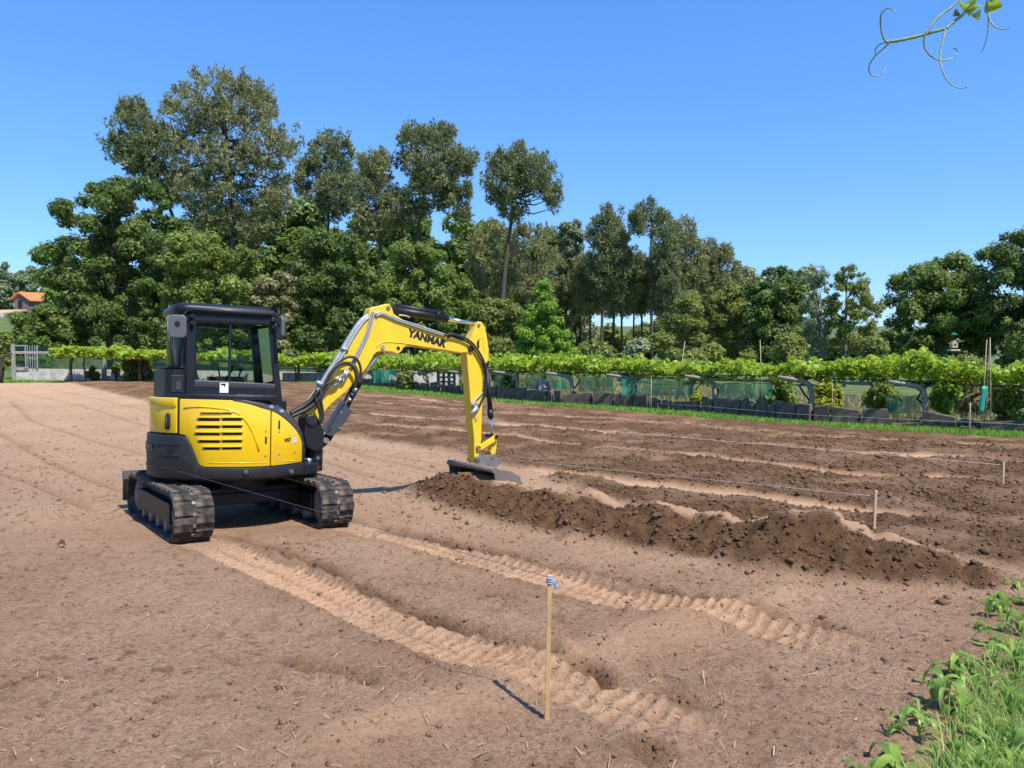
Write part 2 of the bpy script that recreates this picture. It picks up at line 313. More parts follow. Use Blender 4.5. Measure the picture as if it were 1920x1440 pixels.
    z=z+.02*fbm(x*.8,y*.8,3,51)+near*(.012*fbm(x*5,y*5,3,53)+.017*fbm(x*19,y*19,3,55)*(1-.75*sa))
    pit=sstep(.62,.8,vn(x*1.7+3,y*1.7,61))*sstep(.25,.6,fbm(x*9,y*9,2,63)); z=z-.03*pit*near*(1-sa); mo=np.maximum(mo,.4*pit*(1-sa))
    sp=sstep(.22,.5,fbm(x*21,y*21,3,65)); mo=np.maximum(mo,.42*sp*sstep(26,4,y)*(1-sa)*(.5+vn(x*.9,y*.9,66)))
    mp=mplane(x,y); r=np.hypot(x-MC[0],y-MC[1]); k=1-sstep(1.2,2.3,r); z=z*(1-k*.8)+mp*k*.8
    return z,np.clip(mo,0,1),np.clip(sa,0,1)
def sunlit_pale_h(x,y): return np.clip(sstep(5,11,y)*.75+.5*fbm(x*.35,y*.35,3,91),0,1)  # brighter look of far soil with the sun behind, put into its colour
NR,NC=900,650
yr=1.1*np.exp(np.linspace(0,math.log(78/1.1),NR)); uc=np.linspace(-1,1,NC)
YY=np.repeat(yr[:,None],NC,1); XX=uc[None,:]*(.80*YY+1.6)
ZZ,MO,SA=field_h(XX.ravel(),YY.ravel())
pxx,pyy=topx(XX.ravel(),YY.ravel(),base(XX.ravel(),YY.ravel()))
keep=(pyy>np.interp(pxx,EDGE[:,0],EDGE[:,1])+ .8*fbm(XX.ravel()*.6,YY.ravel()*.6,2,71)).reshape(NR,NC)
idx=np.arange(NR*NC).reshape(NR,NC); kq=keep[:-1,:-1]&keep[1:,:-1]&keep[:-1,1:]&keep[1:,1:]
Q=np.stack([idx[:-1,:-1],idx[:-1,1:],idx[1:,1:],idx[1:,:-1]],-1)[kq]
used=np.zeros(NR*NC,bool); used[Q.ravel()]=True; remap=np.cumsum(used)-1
V=np.stack([XX.ravel(),YY.ravel(),ZZ],-1)[used]; ca=np.stack([MO,SA,sunlit_pale_h(XX.ravel(),YY.ravel()),np.ones_like(MO)],-1)[used]
def soilmat():
    m=bpy.data.materials.new("tilled soil"); m.use_nodes=True; n=m.node_tree; L=n.links; b=n.nodes["Principled BSDF"]
    at=n.nodes.new("ShaderNodeAttribute"); at.attribute_name="soil"; sp=n.nodes.new("ShaderNodeSeparateColor"); L.new(at.outputs["Color"],sp.inputs[0])
    geo=n.nodes.new("ShaderNodeNewGeometry")
    def noise(sc,det,ro=.6):
        t=n.nodes.new("ShaderNodeTexNoise"); t.inputs["Scale"].default_value=sc; t.inputs["Detail"].default_value=det; t.inputs["Roughness"].default_value=ro; L.new(geo.outputs["Position"],t.inputs["Vector"]); return t.outputs[0]
    def mr(src,a,b_,c,d):
        r=n.nodes.new("ShaderNodeMapRange"); r.inputs[1].default_value=a; r.inputs[2].default_value=b_; r.inputs[3].default_value=c; r.inputs[4].default_value=d; L.new(src,r.inputs[0]); return r.outputs[0]
    def mix(f,a,b_):
        x=n.nodes.new("ShaderNodeMix"); x.data_type='RGBA'
        for i,s in ((0,f),(6,a),(7,b_)):
            if isinstance(s,tuple): x.inputs[i].default_value=(*s,1)
            else: L.new(s,x.inputs[i])
        return x.outputs[2]
    dry=mix(mr(noise(.7,6,.7),.4,.6,0,1),(.5,.295,.168),(.65,.405,.245))
    dry=mix(mr(noise(34,7,.82),.46,.6,0,.85),dry,(.3,.175,.105))
    dry=mix(mr(noise(120,3,.7),.6,.72,0,.5),dry,(.68,.46,.3))
    dry=mix(sp.outputs[2],dry,mix(mr(noise(30,5,.8),.42,.64,0,1),(.69,.445,.27),(.49,.3,.175)))  # mixes the painted far brightening into the soil colour
    moist=mix(mr(noise(9,6,.7),.35,.65,0,1),(.115,.058,.026),(.245,.135,.066))
    moist=mix(mr(noise(60,4,.7),.58,.75,0,.5),moist,(.36,.215,.12))
    c=mix(sp.outputs[0],dry,moist)
    sand=mix(mr(noise(6,5,.6),.35,.65,0,1),(.52,.31,.178),(.6,.37,.22))
    c=mix(sp.outputs[1],c,sand)
    L.new(c,b.inputs["Base Color"]); b.inputs["Roughness"].default_value=.95; b.inputs["Specular IOR Level"].default_value=.15
    h=n.nodes.new("ShaderNodeMath"); h.operation='ADD'; L.new(noise(38,6,.7),h.inputs[0]); L.new(mr(noise(140,3,.7),0,1,0,.5),h.inputs[1])
    bp=n.nodes.new("ShaderNodeBump"); bp.inputs["Distance"].default_value=.05; L.new(mr(sp.outputs[1],0,1,1.0,.3),bp.inputs["Strength"]); L.new(h.outputs[0],bp.inputs["Height"]); L.new(bp.outputs[0],b.inputs["Normal"])
    return m
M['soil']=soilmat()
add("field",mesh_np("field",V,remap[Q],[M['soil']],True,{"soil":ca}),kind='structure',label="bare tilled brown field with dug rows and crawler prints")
def groundz(x,y):
    z,_,_=field_h(np.atleast_1d(np.asarray(x,float)),np.atleast_1d(np.asarray(y,float))); return z
# the land round the field
gx=np.concatenate([-np.geomspace(900,2,60),np.linspace(-1.6,1.6,5),np.geomspace(2,900,60)]); gy=np.concatenate([-np.geomspace(300,2,25),np.geomspace(1,1500,90)])
GX,GY=np.meshgrid(gx,gy); 
def land(x,y):
    z=base(x,y)-.12
    hill=sstep(-30,-70,x+.0*y)*sstep(58,120,y)*7; far=sstep(120,700,y)*20
    return z+hill+far
GZ=land(GX,GY); gi=np.arange(GX.size).reshape(GX.shape)
gm=bpy.data.materials.new("meadow"); gm.use_nodes=True; _n=gm.node_tree; _b=_n.nodes["Principled BSDF"]; _g=_n.nodes.new("ShaderNodeNewGeometry"); _t=_n.nodes.new("ShaderNodeTexNoise"); _t.inputs["Scale"].default_value=.9; _t.inputs["Detail"].default_value=8; _t.inputs["Roughness"].default_value=.7
_n.links.new(_g.outputs["Position"],_t.inputs["Vector"]); _r=_n.nodes.new("ShaderNodeValToRGB"); _r.color_ramp.elements[0].color=(.05,.085,.015,1); _r.color_ramp.elements[0].position=.35; _r.color_ramp.elements[1].color=(.16,.19,.05,1); _r.color_ramp.elements[1].position=.68
_n.links.new(_t.outputs[0],_r.inputs[0]); _n.links.new(_r.outputs[0],_b.inputs["Base Color"]); _b.inputs["Roughness"].default_value=.95
add("ground",mesh_np("ground",np.stack([GX.ravel(),GY.ravel(),GZ.ravel()],-1),np.stack([gi[:-1,:-1],gi[:-1,1:],gi[1:,1:],gi[1:,:-1]],-1).reshape(-1,4),[gm],True),kind='structure',label="grassy land around and beyond the field")
# clods and crumbs of soil
rng=np.random.default_rng(5)
def ico():
    v=np.array([(1,0,0),(-1,0,0),(0,1,0),(0,-1,0),(0,0,1),(0,0,-1)],float); return v,np.array([(0,2,4),(2,1,4),(1,3,4),(3,0,4),(2,0,5),(1,2,5),(3,1,5),(0,3,5)])
IV,IF=ico()
def clods(name,x,y,r,moist,label):
    z,mo,sa=field_h(x,y); n=len(x); k=len(IV)
    v=IV[None]*(1+.35*rng.standard_normal((n,k,1)))*(r[:,None,None]*np.array([1,1,.75]))
    a=rng.uniform(0,6.28,n); c,s=np.cos(a)[:,None],np.sin(a)[:,None]
    P=np.stack([v[:,:,0]*c-v[:,:,1]*s+x[:,None],v[:,:,0]*s+v[:,:,1]*c+y[:,None],v[:,:,2]+(z+r*.25)[:,None]],-1)
    F=(IF[None]+np.arange(n)[:,None,None]*k).reshape(-1,3); mv=np.clip(moist(mo),0,1)
    col=np.stack([np.repeat(mv,k),np.zeros(n*k),np.zeros(n*k),np.ones(n*k)],-1)
    add(name,mesh_np(name,P.reshape(-1,3),F,[M['soil']],False,{"soil":col}),kind='stuff',label=label)
n=80000; yy=2.0*np.exp(rng.uniform(0,1,n)**.85*math.log(34/2.0)); xx=rng.uniform(-1,1,n)*(.72*yy+.8)
_z,_m,_s=field_h(xx,yy); px_,py_=topx(xx,yy,_z); ok=(rng.uniform(0,1,n)<(.3+.7*_m)*(1-.85*_s))&(py_>np.interp(px_,EDGE[:,0],EDGE[:,1])+4)&(np.hypot(xx-MC[0],yy-MC[1])>1.6)
xx,yy,_m=xx[ok],yy[ok],_m[ok]; rr=np.exp(rng.normal(math.log(.0062),.5,len(xx)))*(1+.7*_m)*np.clip(yy/6,.8,2.0)
# bigger lumps on and below the bank
nb=380; ab=rng.uniform(.6,blen[-1]-.6,nb); tb=rng.normal(.18,.22,nb); xb=np.interp(ab,blen,bb[:,0]); yb=np.interp(ab,blen,bb[:,1]); dxb=np.interp(ab+.1,blen,bb[:,0])-xb; dyb=np.interp(ab+.1,blen,bb[:,1])-yb; lb_=np.hypot(dxb,dyb)+1e-6
xx=np.concatenate([xx,xb-dyb/lb_*tb]); yy=np.concatenate([yy,yb+dxb/lb_*tb]); rr=np.concatenate([rr,np.exp(rng.normal(math.log(.017),.45,nb))])
clods("soil_clods",xx,yy,np.clip(rr,.003,.05),lambda m:m*.8+rng.uniform(-.15,.14,len(m)),"loose clods and crumbs of soil strewn over the field")
# straw and root scraps
n=1500; yy=2.0*np.exp(rng.uniform(0,1,n)*math.log(14/2.0)); xx=rng.uniform(-1,1,n)*(.72*yy+.8); z,_m,_s=field_h(xx,yy)
a=rng.uniform(0,6.28,n); l=np.exp(rng.normal(math.log(.02),.5,n)); wd=rng.uniform(.0012,.003,n); ca_,sa_=np.cos(a),np.sin(a); zz=z+.012
tl=rng.uniform(-.35,.35,n)*l
P=np.stack([np.stack([xx-ca_*l-sa_*wd,yy-sa_*l+ca_*wd,zz-tl],-1),np.stack([xx-ca_*l+sa_*wd,yy-sa_*l-ca_*wd,zz-tl],-1),np.stack([xx+ca_*l+sa_*wd,yy+sa_*l-ca_*wd,zz+tl],-1),np.stack([xx+ca_*l-sa_*wd,yy+sa_*l+ca_*wd,zz+tl],-1)],1)
add("straw_scraps",mesh_np("straw_scraps",P.reshape(-1,3),np.arange(n*4).reshape(-1,4),[M['straw']],False,{"tint":np.repeat(rng.uniform(0,1,n),4)}),kind='stuff',label="scraps of straw and root lying on the dry soil")
# ------------------------------------------------------------------ the excavator
PSI=R(57)
XL=Vector((math.sin(PSI),math.cos(PSI),0)); ZL=Vector(MN); XL=(XL-ZL*XL.dot(ZL)).normalized(); YL=ZL.cross(XL)
RM=Matrix((XL,YL,ZL)).transposed(); MO_=Vector((MC[0],MC[1],MZ-.01))
exc=empty("mini_excavator",MO_,"yellow and black mini excavator with its bucket resting on the soil bank","excavator"); exc.rotation_euler=RM.to_euler()
RT=RM.transposed(); CO=RT@(Vector((0,0,CAMZ))-MO_)
def lray(px,py): return RT@Vector(ray(px,py))
def PL(px,py,yl):
    d=lray(px,py); t=(yl-CO.y)/d.y; p=CO+d*t; return (p.x,p.z)
def PLs(pts,yl): return [PL(a,b,yl) for a,b in pts]
def CY(px,py,r):
    d=lray(px,py); a=d.x*d.x+d.y*d.y; b=CO.x*d.x+CO.y*d.y; c=CO.x**2+CO.y**2-r*r; q=b*b-a*c
    t=(-b-math.sqrt(max(q,0)))/a; p=CO+d*t; return (math.degrees(math.atan2(p.y,p.x))%360,p.z)
xz=lambda p,y:(p[0],y,p[1])
def part(mb,name,m,parent=None,bevel=0,label=None): return mb.build(name,M[m],exc if parent is None else parent,bevel,label=label)
# ---- undercarriage, turned under the upper works
UA=R(-86.5)
def U(u,v,z):                                      # u along the tracks towards the near end, v towards the far-side track
    c,s=math.cos(UA),math.sin(UA); return Vector((u*c-v*s,u*s+v*c,z))
URot=Matrix.Rotation(UA,4,'Z')
def stadium(n,a,r,zc):
    pts=[]
    for k in range(n): t=-math.pi/2+math.pi*k/(n-1); pts.append((a+r*math.cos(t),zc+r*math.sin(t)))
    for k in range(n): t=math.pi/2+math.pi*k/(n-1); pts.append((-a+r*math.cos(t),zc+r*math.sin(t)))
    return pts
lugme=None
lb=MB(); lb.prism([(-.052,0),(.052,0),(.042,.016),(-.042,.016)],lambda p,y:(p[0]+.25*abs(y)*.2,y,p[1]),-.088,.088)
_t=lb.build("tread_lug",M['rubber'],None); lugme=_t.data; bpy.data.objects.remove(_t)
for side in(-1,1):
    vc=.785*side
    tr=MB(); out=stadium(15,.985,.262,.272); inn=stadium(15,.985,.222,.272); n=len(out)
    for y0,y1 in((vc-.2,vc+.2),):
        vs=[U(p[0],y,p[1]) for y in(y0,y1) for p in out]+[U(p[0],y,p[1]) for y in(y0,y1) for p in inn]
        fs=[]
        for i in range(n):
            j=(i+1)%n; fs+=[(i,j,n+j,n+i),(2*n+i,3*n+i,3*n+j,2*n+j),(i,2*n+i,2*n+j,j),(n+i,n+j,3*n+j,3*n+i)]
        tr.add(vs,fs)
    tk=part(tr,"crawler_track",'rubber',bevel=.012)
    # frame, wheels
    fr=MB(); fr.box(U(0,vc,.27),(1.62,.3,.22),URot.to_3x3()); fr.box(U(0,vc,.36),(1.5,.1,.12),URot.to_3x3()); part(fr,"track_frame",'black',tk,.015)
    for u,r,nm in((-.985,.2,"idler_wheel"),(.985,.2,"drive_sprocket")):
        c=MB(); c.cyl(U(u,vc-.11,.272),U(u,vc+.11,.272),r,22); c.cyl(U(u,vc-.14,.272),U(u,vc+.14,.272),.09,14); c.cyl(U(u,vc-.125,.272),U(u,vc+.125,.272),.15,18)
        if nm=="drive_sprocket":
            for k in range(13):
                a=k*2*math.pi/13; c.box(U(u+.2*math.cos(a),vc,.272+.2*math.sin(a)),(.05,.06,.05))
        part(c,nm,'iron',tk)
    for u in(-.6,-.22,.16,.54):
        c=MB(); c.cyl(U(u,vc-.13,.115),U(u,vc+.13,.115),.072,14); part(c,"track_roller",'iron',tk)
    # tread lugs
    r=.262; st=2*.985; arc=math.pi*r; tot=2*st+2*arc; nl=34
    for k in range(nl):
        for col,(dv,ph) in enumerate(((-.105,0),(.105,.5))):
            s=((k+ph)/nl*tot)%tot
            if s<st: u,z,a=-.985+s,.272-r,math.pi
            elif s<st+arc: t=(s-st)/r-math.pi/2; u,z,a=.985+r*math.cos(t),.272+r*math.sin(t),math.pi/2-t
            elif s<2*st+arc: u,z,a=.985-(s-st-arc),.272+r,0
            else: t=(s-2*st-arc)/r+math.pi/2; u,z,a=-.985+r*math.cos(t),.272+r*math.sin(t),math.pi/2-t
            o=add("tread_lug",lugme,tk); o.matrix_local=Matrix.Translation(U(u,vc+dv,z))@URot@Matrix.Rotation(a,4,'Y')
    # guide links between the two rows of lugs
    g=MB()
    for k in range(46):
        s=k/46*tot
        if s<st: continue
        elif s<st+arc: t=(s-st)/r-math.pi/2; u,z,a=.985+r*math.cos(t),.272+r*math.sin(t),math.pi/2-t
        elif s<2*st+arc: u,z,a=.985-(s-st-arc),.272+r,0
        else: t=(s-2*st-arc)/r+math.pi/2; u,z,a=-.985+r*math.cos(t),.272+r*math.sin(t),math.pi/2-t
        g.box(U(u,vc,z),(.035,.036,.014),(URot@Matrix.Rotation(a,4,'Y')).to_3x3())
    tag(part(g,"guide_links",'iron',tk),kind='stuff')
cb=MB(); cb.box(U(0,0,.38),(.75,1.25,.16),URot.to_3x3()); cb.box(U(.3,0,.33),(.2,1.3,.14),URot.to_3x3()); cb.box(U(-.3,0,.33),(.2,1.3,.14),URot.to_3x3()); part(cb,"car_body",'black',bevel=.02)
sr=MB(); sr.cyl((0,0,.44),(0,0,.62),.46,28); part(sr,"slew_ring",'black')
# dozer blade at the far end of the tracks
bl=MB(); bl.prism([(-1.53,.16),(-1.50,.14),(-1.49,.3),(-1.5,.42),(-1.54,.52),(-1.57,.52),(-1.54,.42),(-1.53,.3)],lambda p,y:U(p[0],y,p[1]),-.985,.985)
bo=part(bl,"dozer_blade",'black',bevel=.005)
for v in(-.45,.45):
    a=MB(); a.tube([U(-1.5,v,.3),U(-1.0,v,.3),U(-.35,v,.34)],.055,6); part(a,"blade_arm",'black',bo)
# ---- upper works round the slew axis
def cylstrip(name,m,r,angs,z0,z1,thick=.03,parent=None,bevel=.008,r1=None,label=None):
    """a curved panel: for every angle a bottom and a top height; r1 lets the top lean in"""
    mb=MB(); n=len(angs); vs=[]
    for a,b,t in zip(angs,z0,z1):
        c,s=math.cos(R(a)),math.sin(R(a)); ro=r; rt=r if r1 is None else r1
        vs+=[(ro*c,ro*s,b),(rt*c,rt*s,t),((rt-thick)*c,(rt-thick)*s,t),((ro-thick)*c,(ro-thick)*s,b)]
    fs=[(0,1,2,3),(4*n-4,4*n-1,4*n-2,4*n-3)]
    for i in range(n-1):
        for k in range(4): fs.append((4*i+k,4*i+4+k,4*i+4+(k+1)%4,4*i+(k+1)%4))
    mb.add(vs,fs); o=part(mb,name,m,parent,bevel,label)
    o.data.polygons.foreach_set("use_smooth",np.array([False,False]+[True]*(len(fs)-2),dtype=bool)); return o
def prof(pts,r): q=[CY(a,b,r) for a,b in pts]; return np.array([p[0] for p in q]),np.array([p[1] for p in q])
RB=.96
topA,topZ=prof([(283,745.5),(300,745.5),(331,746),(336,748),(402,749.5),(437,751),(460,755),(490,764),(517,772.5),(543,792),(556,806),(563,818),(566,829)],RB)
botA,botZ=prof([(329,814),(347,815.5),(350,820),(359,836),(366,854),(373,872),(382,876),(430,876.5),(508,874),(566,866)],RB)
def zt(a): return np.interp(a,topA,topZ)
def zb(a): return np.interp(a,botA,botZ)
aG0,aG1=CY(331,780,RB)[0],CY(336,780,RB)[0]; aP=CY(508,830,RB)[0]; aE=CY(567,850,RB)[0]
def arr(a,b,n): return np.linspace(a,b,n)
# dark core that everything is hung on
core=MB(); A=list(arr(168,aE-1,40)); vs=[]
for a in A:
    c,s=math.cos(R(a)),math.sin(R(a)); z=float(zt(a))-.02; vs+=[(.925*c,.925*s,.66),(.925*c,.925*s,z),(.5*c,.5*s,z+.012),(.1*c,.1*s,z+.012),(.1*c,.1*s,.66)]
fs=[]
for i in range(len(A)-1):
    for k in range(4): fs.append((5*i+k,5*i+5+k,5*i+6+k,5*i+1+k))
fs+=[(0,1,2,3,4),tuple(5*(len(A)-1)+k for k in(4,3,2,1,0))]
core.add(vs,fs); part(core,"engine_bay",'black')
fl=MB(); P=[(.95*math.cos(R(a)),.95*math.sin(R(a))) for a in range(48,313,6)]+[(.8,-.62),(.92,-.35),(.92,.2),(.72,.62)]; fl.prism(P,lambda p,z:(p[0],p[1],z),.6,.72); part(fl,"slew_platform",'black',bevel=.01)
lf=MB(); P=[(.93*math.cos(R(a)),.93*math.sin(R(a))) for a in range(50,171,8)]+[(-.6,.02),(.62,.02)]; lf.prism(P,lambda p,z:(p[0],p[1],z),.72,1.48); part(lf,"cab_base",'cabpaint',bevel=.02)
# skirt
a0=CY(373,880,.965)[0]; sa_=arr(a0-3,aE+1,24); part_skirt=cylstrip("skirt_panel",'charcoal',.965,sa_,[.62]*24,[float(zb(a))-.008 for a in sa_],.04)
for px in(461,545):
    a,z=CY(px,884,.965); c,s=math.cos(R(a)),math.sin(R(a)); b=MB(); b.cyl((.95*c,.95*s,z),(.985*c,.985*s,z),.035,14); part(b,"bolt_boss",'trim',part_skirt)
    b=MB(); b.cyl((.98*c,.98*s,z),(.992*c,.992*s,z),.014,8); part(b,"bolt",'iron',part_skirt)
# yellow panels
a_=arr(aG1,aP-.35,34); side=cylstrip("engine_side_panel",'yellow',RB,a_,zb(a_),zt(a_))
b_=arr(aP+.35,aE,16); front=cylstrip("front_side_panel",'yellow',RB,b_,zb(b_),zt(b_))
c_=arr(152,aG0,24); zlow=CY(300,811,RB)[1]; bon=cylstrip("rear_bonnet",'yellow',RB,c_,[zlow]*24,[float(topZ[1])]*24)
# bonnet's stepped top and its latch
d_=arr(152,aG0,24); cylstrip("bonnet_lip",'yellow',RB+.012,d_,[float(topZ[1])-.1]*24,[float(topZ[1])+.004]*24,.03,bon,.012)
aL,zL=CY(316,790,RB); hb=MB(); c,s=math.cos(R(aL)),math.sin(R(aL)); tg=Vector((-s,c,0)); hb.tube([Vector((.965*c,.965*s,zL+dz)) for dz in(-.09,-.06,.06,.09)],[.022,.032,.032,.022],10); part(hb,"latch_recess",'slot',bon)
hb=MB(); hb.tube([Vector((.99*c,.99*s,zL+dz)) for dz in(-.08,-.05,.05)],.014,8); part(hb,"latch_handle",'charcoal',bon)
gap=cylstrip("panel_gap",'charcoal',RB-.012,arr(aG0-.5,aG1+.5,4),[float(zb(aG1))]*4,[float(zt(aG1))]*4)
# counterweight
cw_r=prof([(329,815),(347,817),(350,822),(358,838),(365,856),(371,872),(373,893)],.985); cA=list(arr(150,cw_r[0][0],22))+list(cw_r[0][1:])
ztop_cw=float(cw_r[1][0])-.008; cZ1=[ztop_cw]*22+[float(z)-.008 for z in cw_r[1][1:-1]]+[.66]; cw=cylstrip("counterweight",'charcoal',.985,cA,[.615]*len(cA),cZ1,.1,bevel=.018)
for zz,h in((.985,.016),(.86,.014),(.72,.02)):
    e_=arr(152,cw_r[0][1]-4,20); cylstrip("counterweight_rib",'charcoal',.993,e_,[zz]*20,[zz+h]*20,.03,cw,.004)
aH,zH=CY(320,842,.985); c,s=math.cos(R(aH)),math.sin(R(aH)); b=MB(); b.cyl((.95*c,.95*s,zH),(.992*c,.992*s,zH),.042,16); part(b,"tie_down_hole",'slot',cw)
# louvres
def onside(px,py,r=RB): a,z=CY(px,py,r); return a,z
rows=[(377,413,417,432,773,775.5),(371,411,416,452,783,789),(369,411,416,452,797,802.5),(366,411,416,452,810.5,816),(372,411,416,452,824.5,830),(381,411,416,451,838,843)]
for x0,x1,x2,x3,y0,y1 in rows:
    for p,q in((x0,x1),(x2,x3)):
        a1,zt_=CY(p+3,y0,RB); a2,_=CY(q,y0,RB); a1b,zb_=CY(p,y1,RB); a2b,_=CY(q+1,y1,RB); n=6
        mb=MB(); vs=[]
        for k in range(n):
            f=k/(n-1)
            for a,z in((a1+(a2-a1)*f,zt_),(a1b+(a2b-a1b)*f,zb_)): vs.append(((RB+.003)*math.cos(R(a)),(RB+.003)*math.sin(R(a)),z))
        mb.add(vs,[(2*k,2*k+2,2*k+3,2*k+1) for k in range(n-1)]); part(mb,"vent_slot",'slot',side)
        e=arr(a1-1.2,a2+1.2,8); cylstrip("vent_louvre",'yellow',RB+.02,e,[zt_-.004]*8,[zt_+.014]*8,.03,side,.004)
# pressed arch round the louvres
ar_=[CY(x,y,RB) for x,y in((345,765),(372,762),(400,764),(430,768),(450,777),(463,791),(473,808),(481,828),(485,846))]
mb=MB(); mb.tube([((RB)*math.cos(R(a)),(RB)*math.sin(R(a)),z) for a,z in ar_],.011,8); part(mb,"pressed_arch",'yellow',side)
for px0,px1,py,pn in((392,497,868,side),(519,556,865.5,front)):
    mb=MB(); mb.tube([((RB)*math.cos(R(a)),(RB)*math.sin(R(a)),z) for a,z in [CY(px0+(px1-px0)*k/6,py-(2 if pn is front else 0)*k/6,RB) for k in range(7)]],.005,6); part(mb,"pressed_crease",'yellow',pn)
for px,py,h,pn in((498.5,825,.075,side),(523.5,796,.095,front)):
    a,z=CY(px,py,RB); c,s=math.cos(R(a)),math.sin(R(a)); mb=MB(); mb.tube([((RB-.004)*c,(RB-.004)*s,z+d) for d in(-h/2,h/2)],.013,8); part(mb,"key_slot",'slot',pn)
for px,py,pn in((498.5,809,side),(497.5,855,side),(523,810,front),(523,852,front),(552,848,front)):
    a,z=CY(px,py,RB); c,s=math.cos(R(a)),math.sin(R(a)); mb=MB(); mb.cyl(((RB-.01)*c,(RB-.01)*s,z),((RB+.004)*c,(RB+.004)*s,z),.011,8); part(mb,"panel_screw",'iron',pn)
# grey trim that follows the hood's shoulder down to the front
lo=[CY(x,y,RB+.004) for x,y in((437,751.5),(460,755.5),(490,764.5),(517,773),(543,792.5),(556,806.5),(563,818.5),(566.5,830),(567,866))]
hi=[CY(x,y,.87) for x,y in((446,737.5),(464,739),(492,746),(519,758),(546,778),(559,795),(567,812),(571,830),(572,866))]
mb=MB(); vs=[]
for (a,z),(a2,z2) in zip(lo,hi): vs+=[((RB+.004)*math.cos(R(a)),(RB+.004)*math.sin(R(a)),z),(.87*math.cos(R(a2)),.87*math.sin(R(a2)),z2)]
mb.add(vs,[(2*k,2*k+2,2*k+3,2*k+1) for k in range(len(lo)-1)],True); tro=part(mb,"hood_trim",'trim'); so_=tro.modifiers.new("solid",'SOLIDIFY'); so_.thickness=.03; so_.offset=-1
for (px,py,r) in((508,763.5,.9),(527,772,.9)):
    a,z=CY(px,py,r); c,s=math.cos(R(a)),math.sin(R(a)); mb=MB(); mb.cyl((r*c,r*s,z-.02),(r*c*1.02,r*s*1.02,z+.02),.028,12); part(mb,"trim_cap",'zinc',tro)
# dark top plate between hood and cab
tp=MB(); tp.prism([(math.cos(R(a))*.94,math.sin(R(a))*.94) for a in arr(200,285,16)]+[(.15,-.1),(-.7,-.1)],lambda p,z:(p[0],p[1],z),1.48,1.545); part(tp,"top_cover",'black',bevel=.015)
# ---- cab
YR,YF=-.06,.90
cab=MB(); ZS=1.46
rearX=-.60; 
def cp(px,py): return PL(px,py,YR)
sill=[cp(352,712),cp(521,720)]; zs0=sill[0][1]; zs1=sill[1][1]
pf_t=cp(513,598); pf_b=cp(528,760); pr_t=cp(356,585); ztop=2.50
fx=lambda z: pf_b[0]+(pf_t[0]-pf_b[0])*(z-pf_b[1])/(pf_t[1]-pf_b[1])
lw=MB(); P=[(rearX,1.44),(pf_b[0]+.01,1.3),(fx(zs1),zs1-.05),(rearX,zs0-.05)]; lw.prism(P,xz,YR,YR+.06); cabo=part(lw,"cab",'cabpaint',bevel=.012)
lw=MB(); P=[(rearX,.95),(pf_b[0]+.04,.95),(fx(zs1),zs1-.05),(rearX,zs0-.05)]; lw.prism(P,xz,YF-.06,YF); part(lw,"door_panel",'cabpaint',cabo,.012)
def pane(name,P,y,m):
    mb=MB(); mb.add([(p[0],y,p[1]) for p in P],[tuple(range(len(P)))]); return part(mb,name,m,cabo)
def pillar(name,pts,w,m='cabpaint'):
    mb=MB(); mb.tube(pts,w,6); return part(mb,name,m,cabo)
for y in(YR+.03,YF-.03):
    mb=MB(); mb.prism([(rearX-.0,1.46),(rearX+.105,1.46),(rearX+.105,ztop),(rearX,ztop)],xz,y-.035,y+.035); part(mb,"rear_pillar",'cabpaint',cabo,.015)
    mb=MB(); mb.prism([(fx(1.3)-.07,1.3),(fx(1.3)+.015,1.3),(fx(ztop)+.015,ztop),(fx(ztop)-.06,ztop)],xz,y-.035,y+.035); part(mb,"front_pillar",'cabpaint',cabo,.015)
    mb=MB(); mb.prism([(rearX+.1,zs0-.06),(fx(zs1)-.05,zs1-.06),(fx(zs1)-.05,zs1),(rearX+.1,zs0)],xz,y-.034,y+.034); part(mb,"window_sill",'trim' if y<0 else 'cabpaint',cabo,.01)
    mb=MB(); mb.prism([(rearX+.08,2.40),(fx(2.4)-.03,2.40),(fx(2.5)-.03,2.51),(rearX+.08,2.51)],xz,y-.036,y+.036); part(mb,"roof_rail",'cabpaint',cabo,.015)
mb=MB(); mb.tube([(rearX+.03,YR-.02,2.545),(fx(2.5)-.02,YR-.02,2.545)],.028,8); part(mb,"roof_gutter",'trim',cabo)
# roof, rounded, slightly domed
def rrect(x0,x1,y0,y1,r,n=5):
    o=[]
    for cx,cy,a in((x1-r,y1-r,0),(x0+r,y1-r,90),(x0+r,y0+r,180),(x1-r,y0+r,270)):
        for k in range(n): t=R(a+90*k/(n-1)); o.append((cx+r*math.cos(t),cy+r*math.sin(t)))
    return o
rf=MB(); P=rrect(rearX-.13,fx(2.5)+.06,YR-.035,YF+.035,.16); n=len(P); cx=sum(p[0] for p in P)/n; cy=sum(p[1] for p in P)/n
rings=[(1.0,2.50),(1.0,2.56),(.965,2.595),(.8,2.625)]
vs=[(cx+(p[0]-cx)*k,cy+(p[1]-cy)*k,z) for k,z in rings for p in P]; fs=[(i*n+k,i*n+(k+1)%n,(i+1)*n+(k+1)%n,(i+1)*n+k) for i in range(3) for k in range(n)]+[tuple(range(n-1,-1,-1)),tuple(3*n+k for k in range(n))]
rf.add(vs,fs,True); rfo=part(rf,"cab_roof",'cabpaint',cabo)
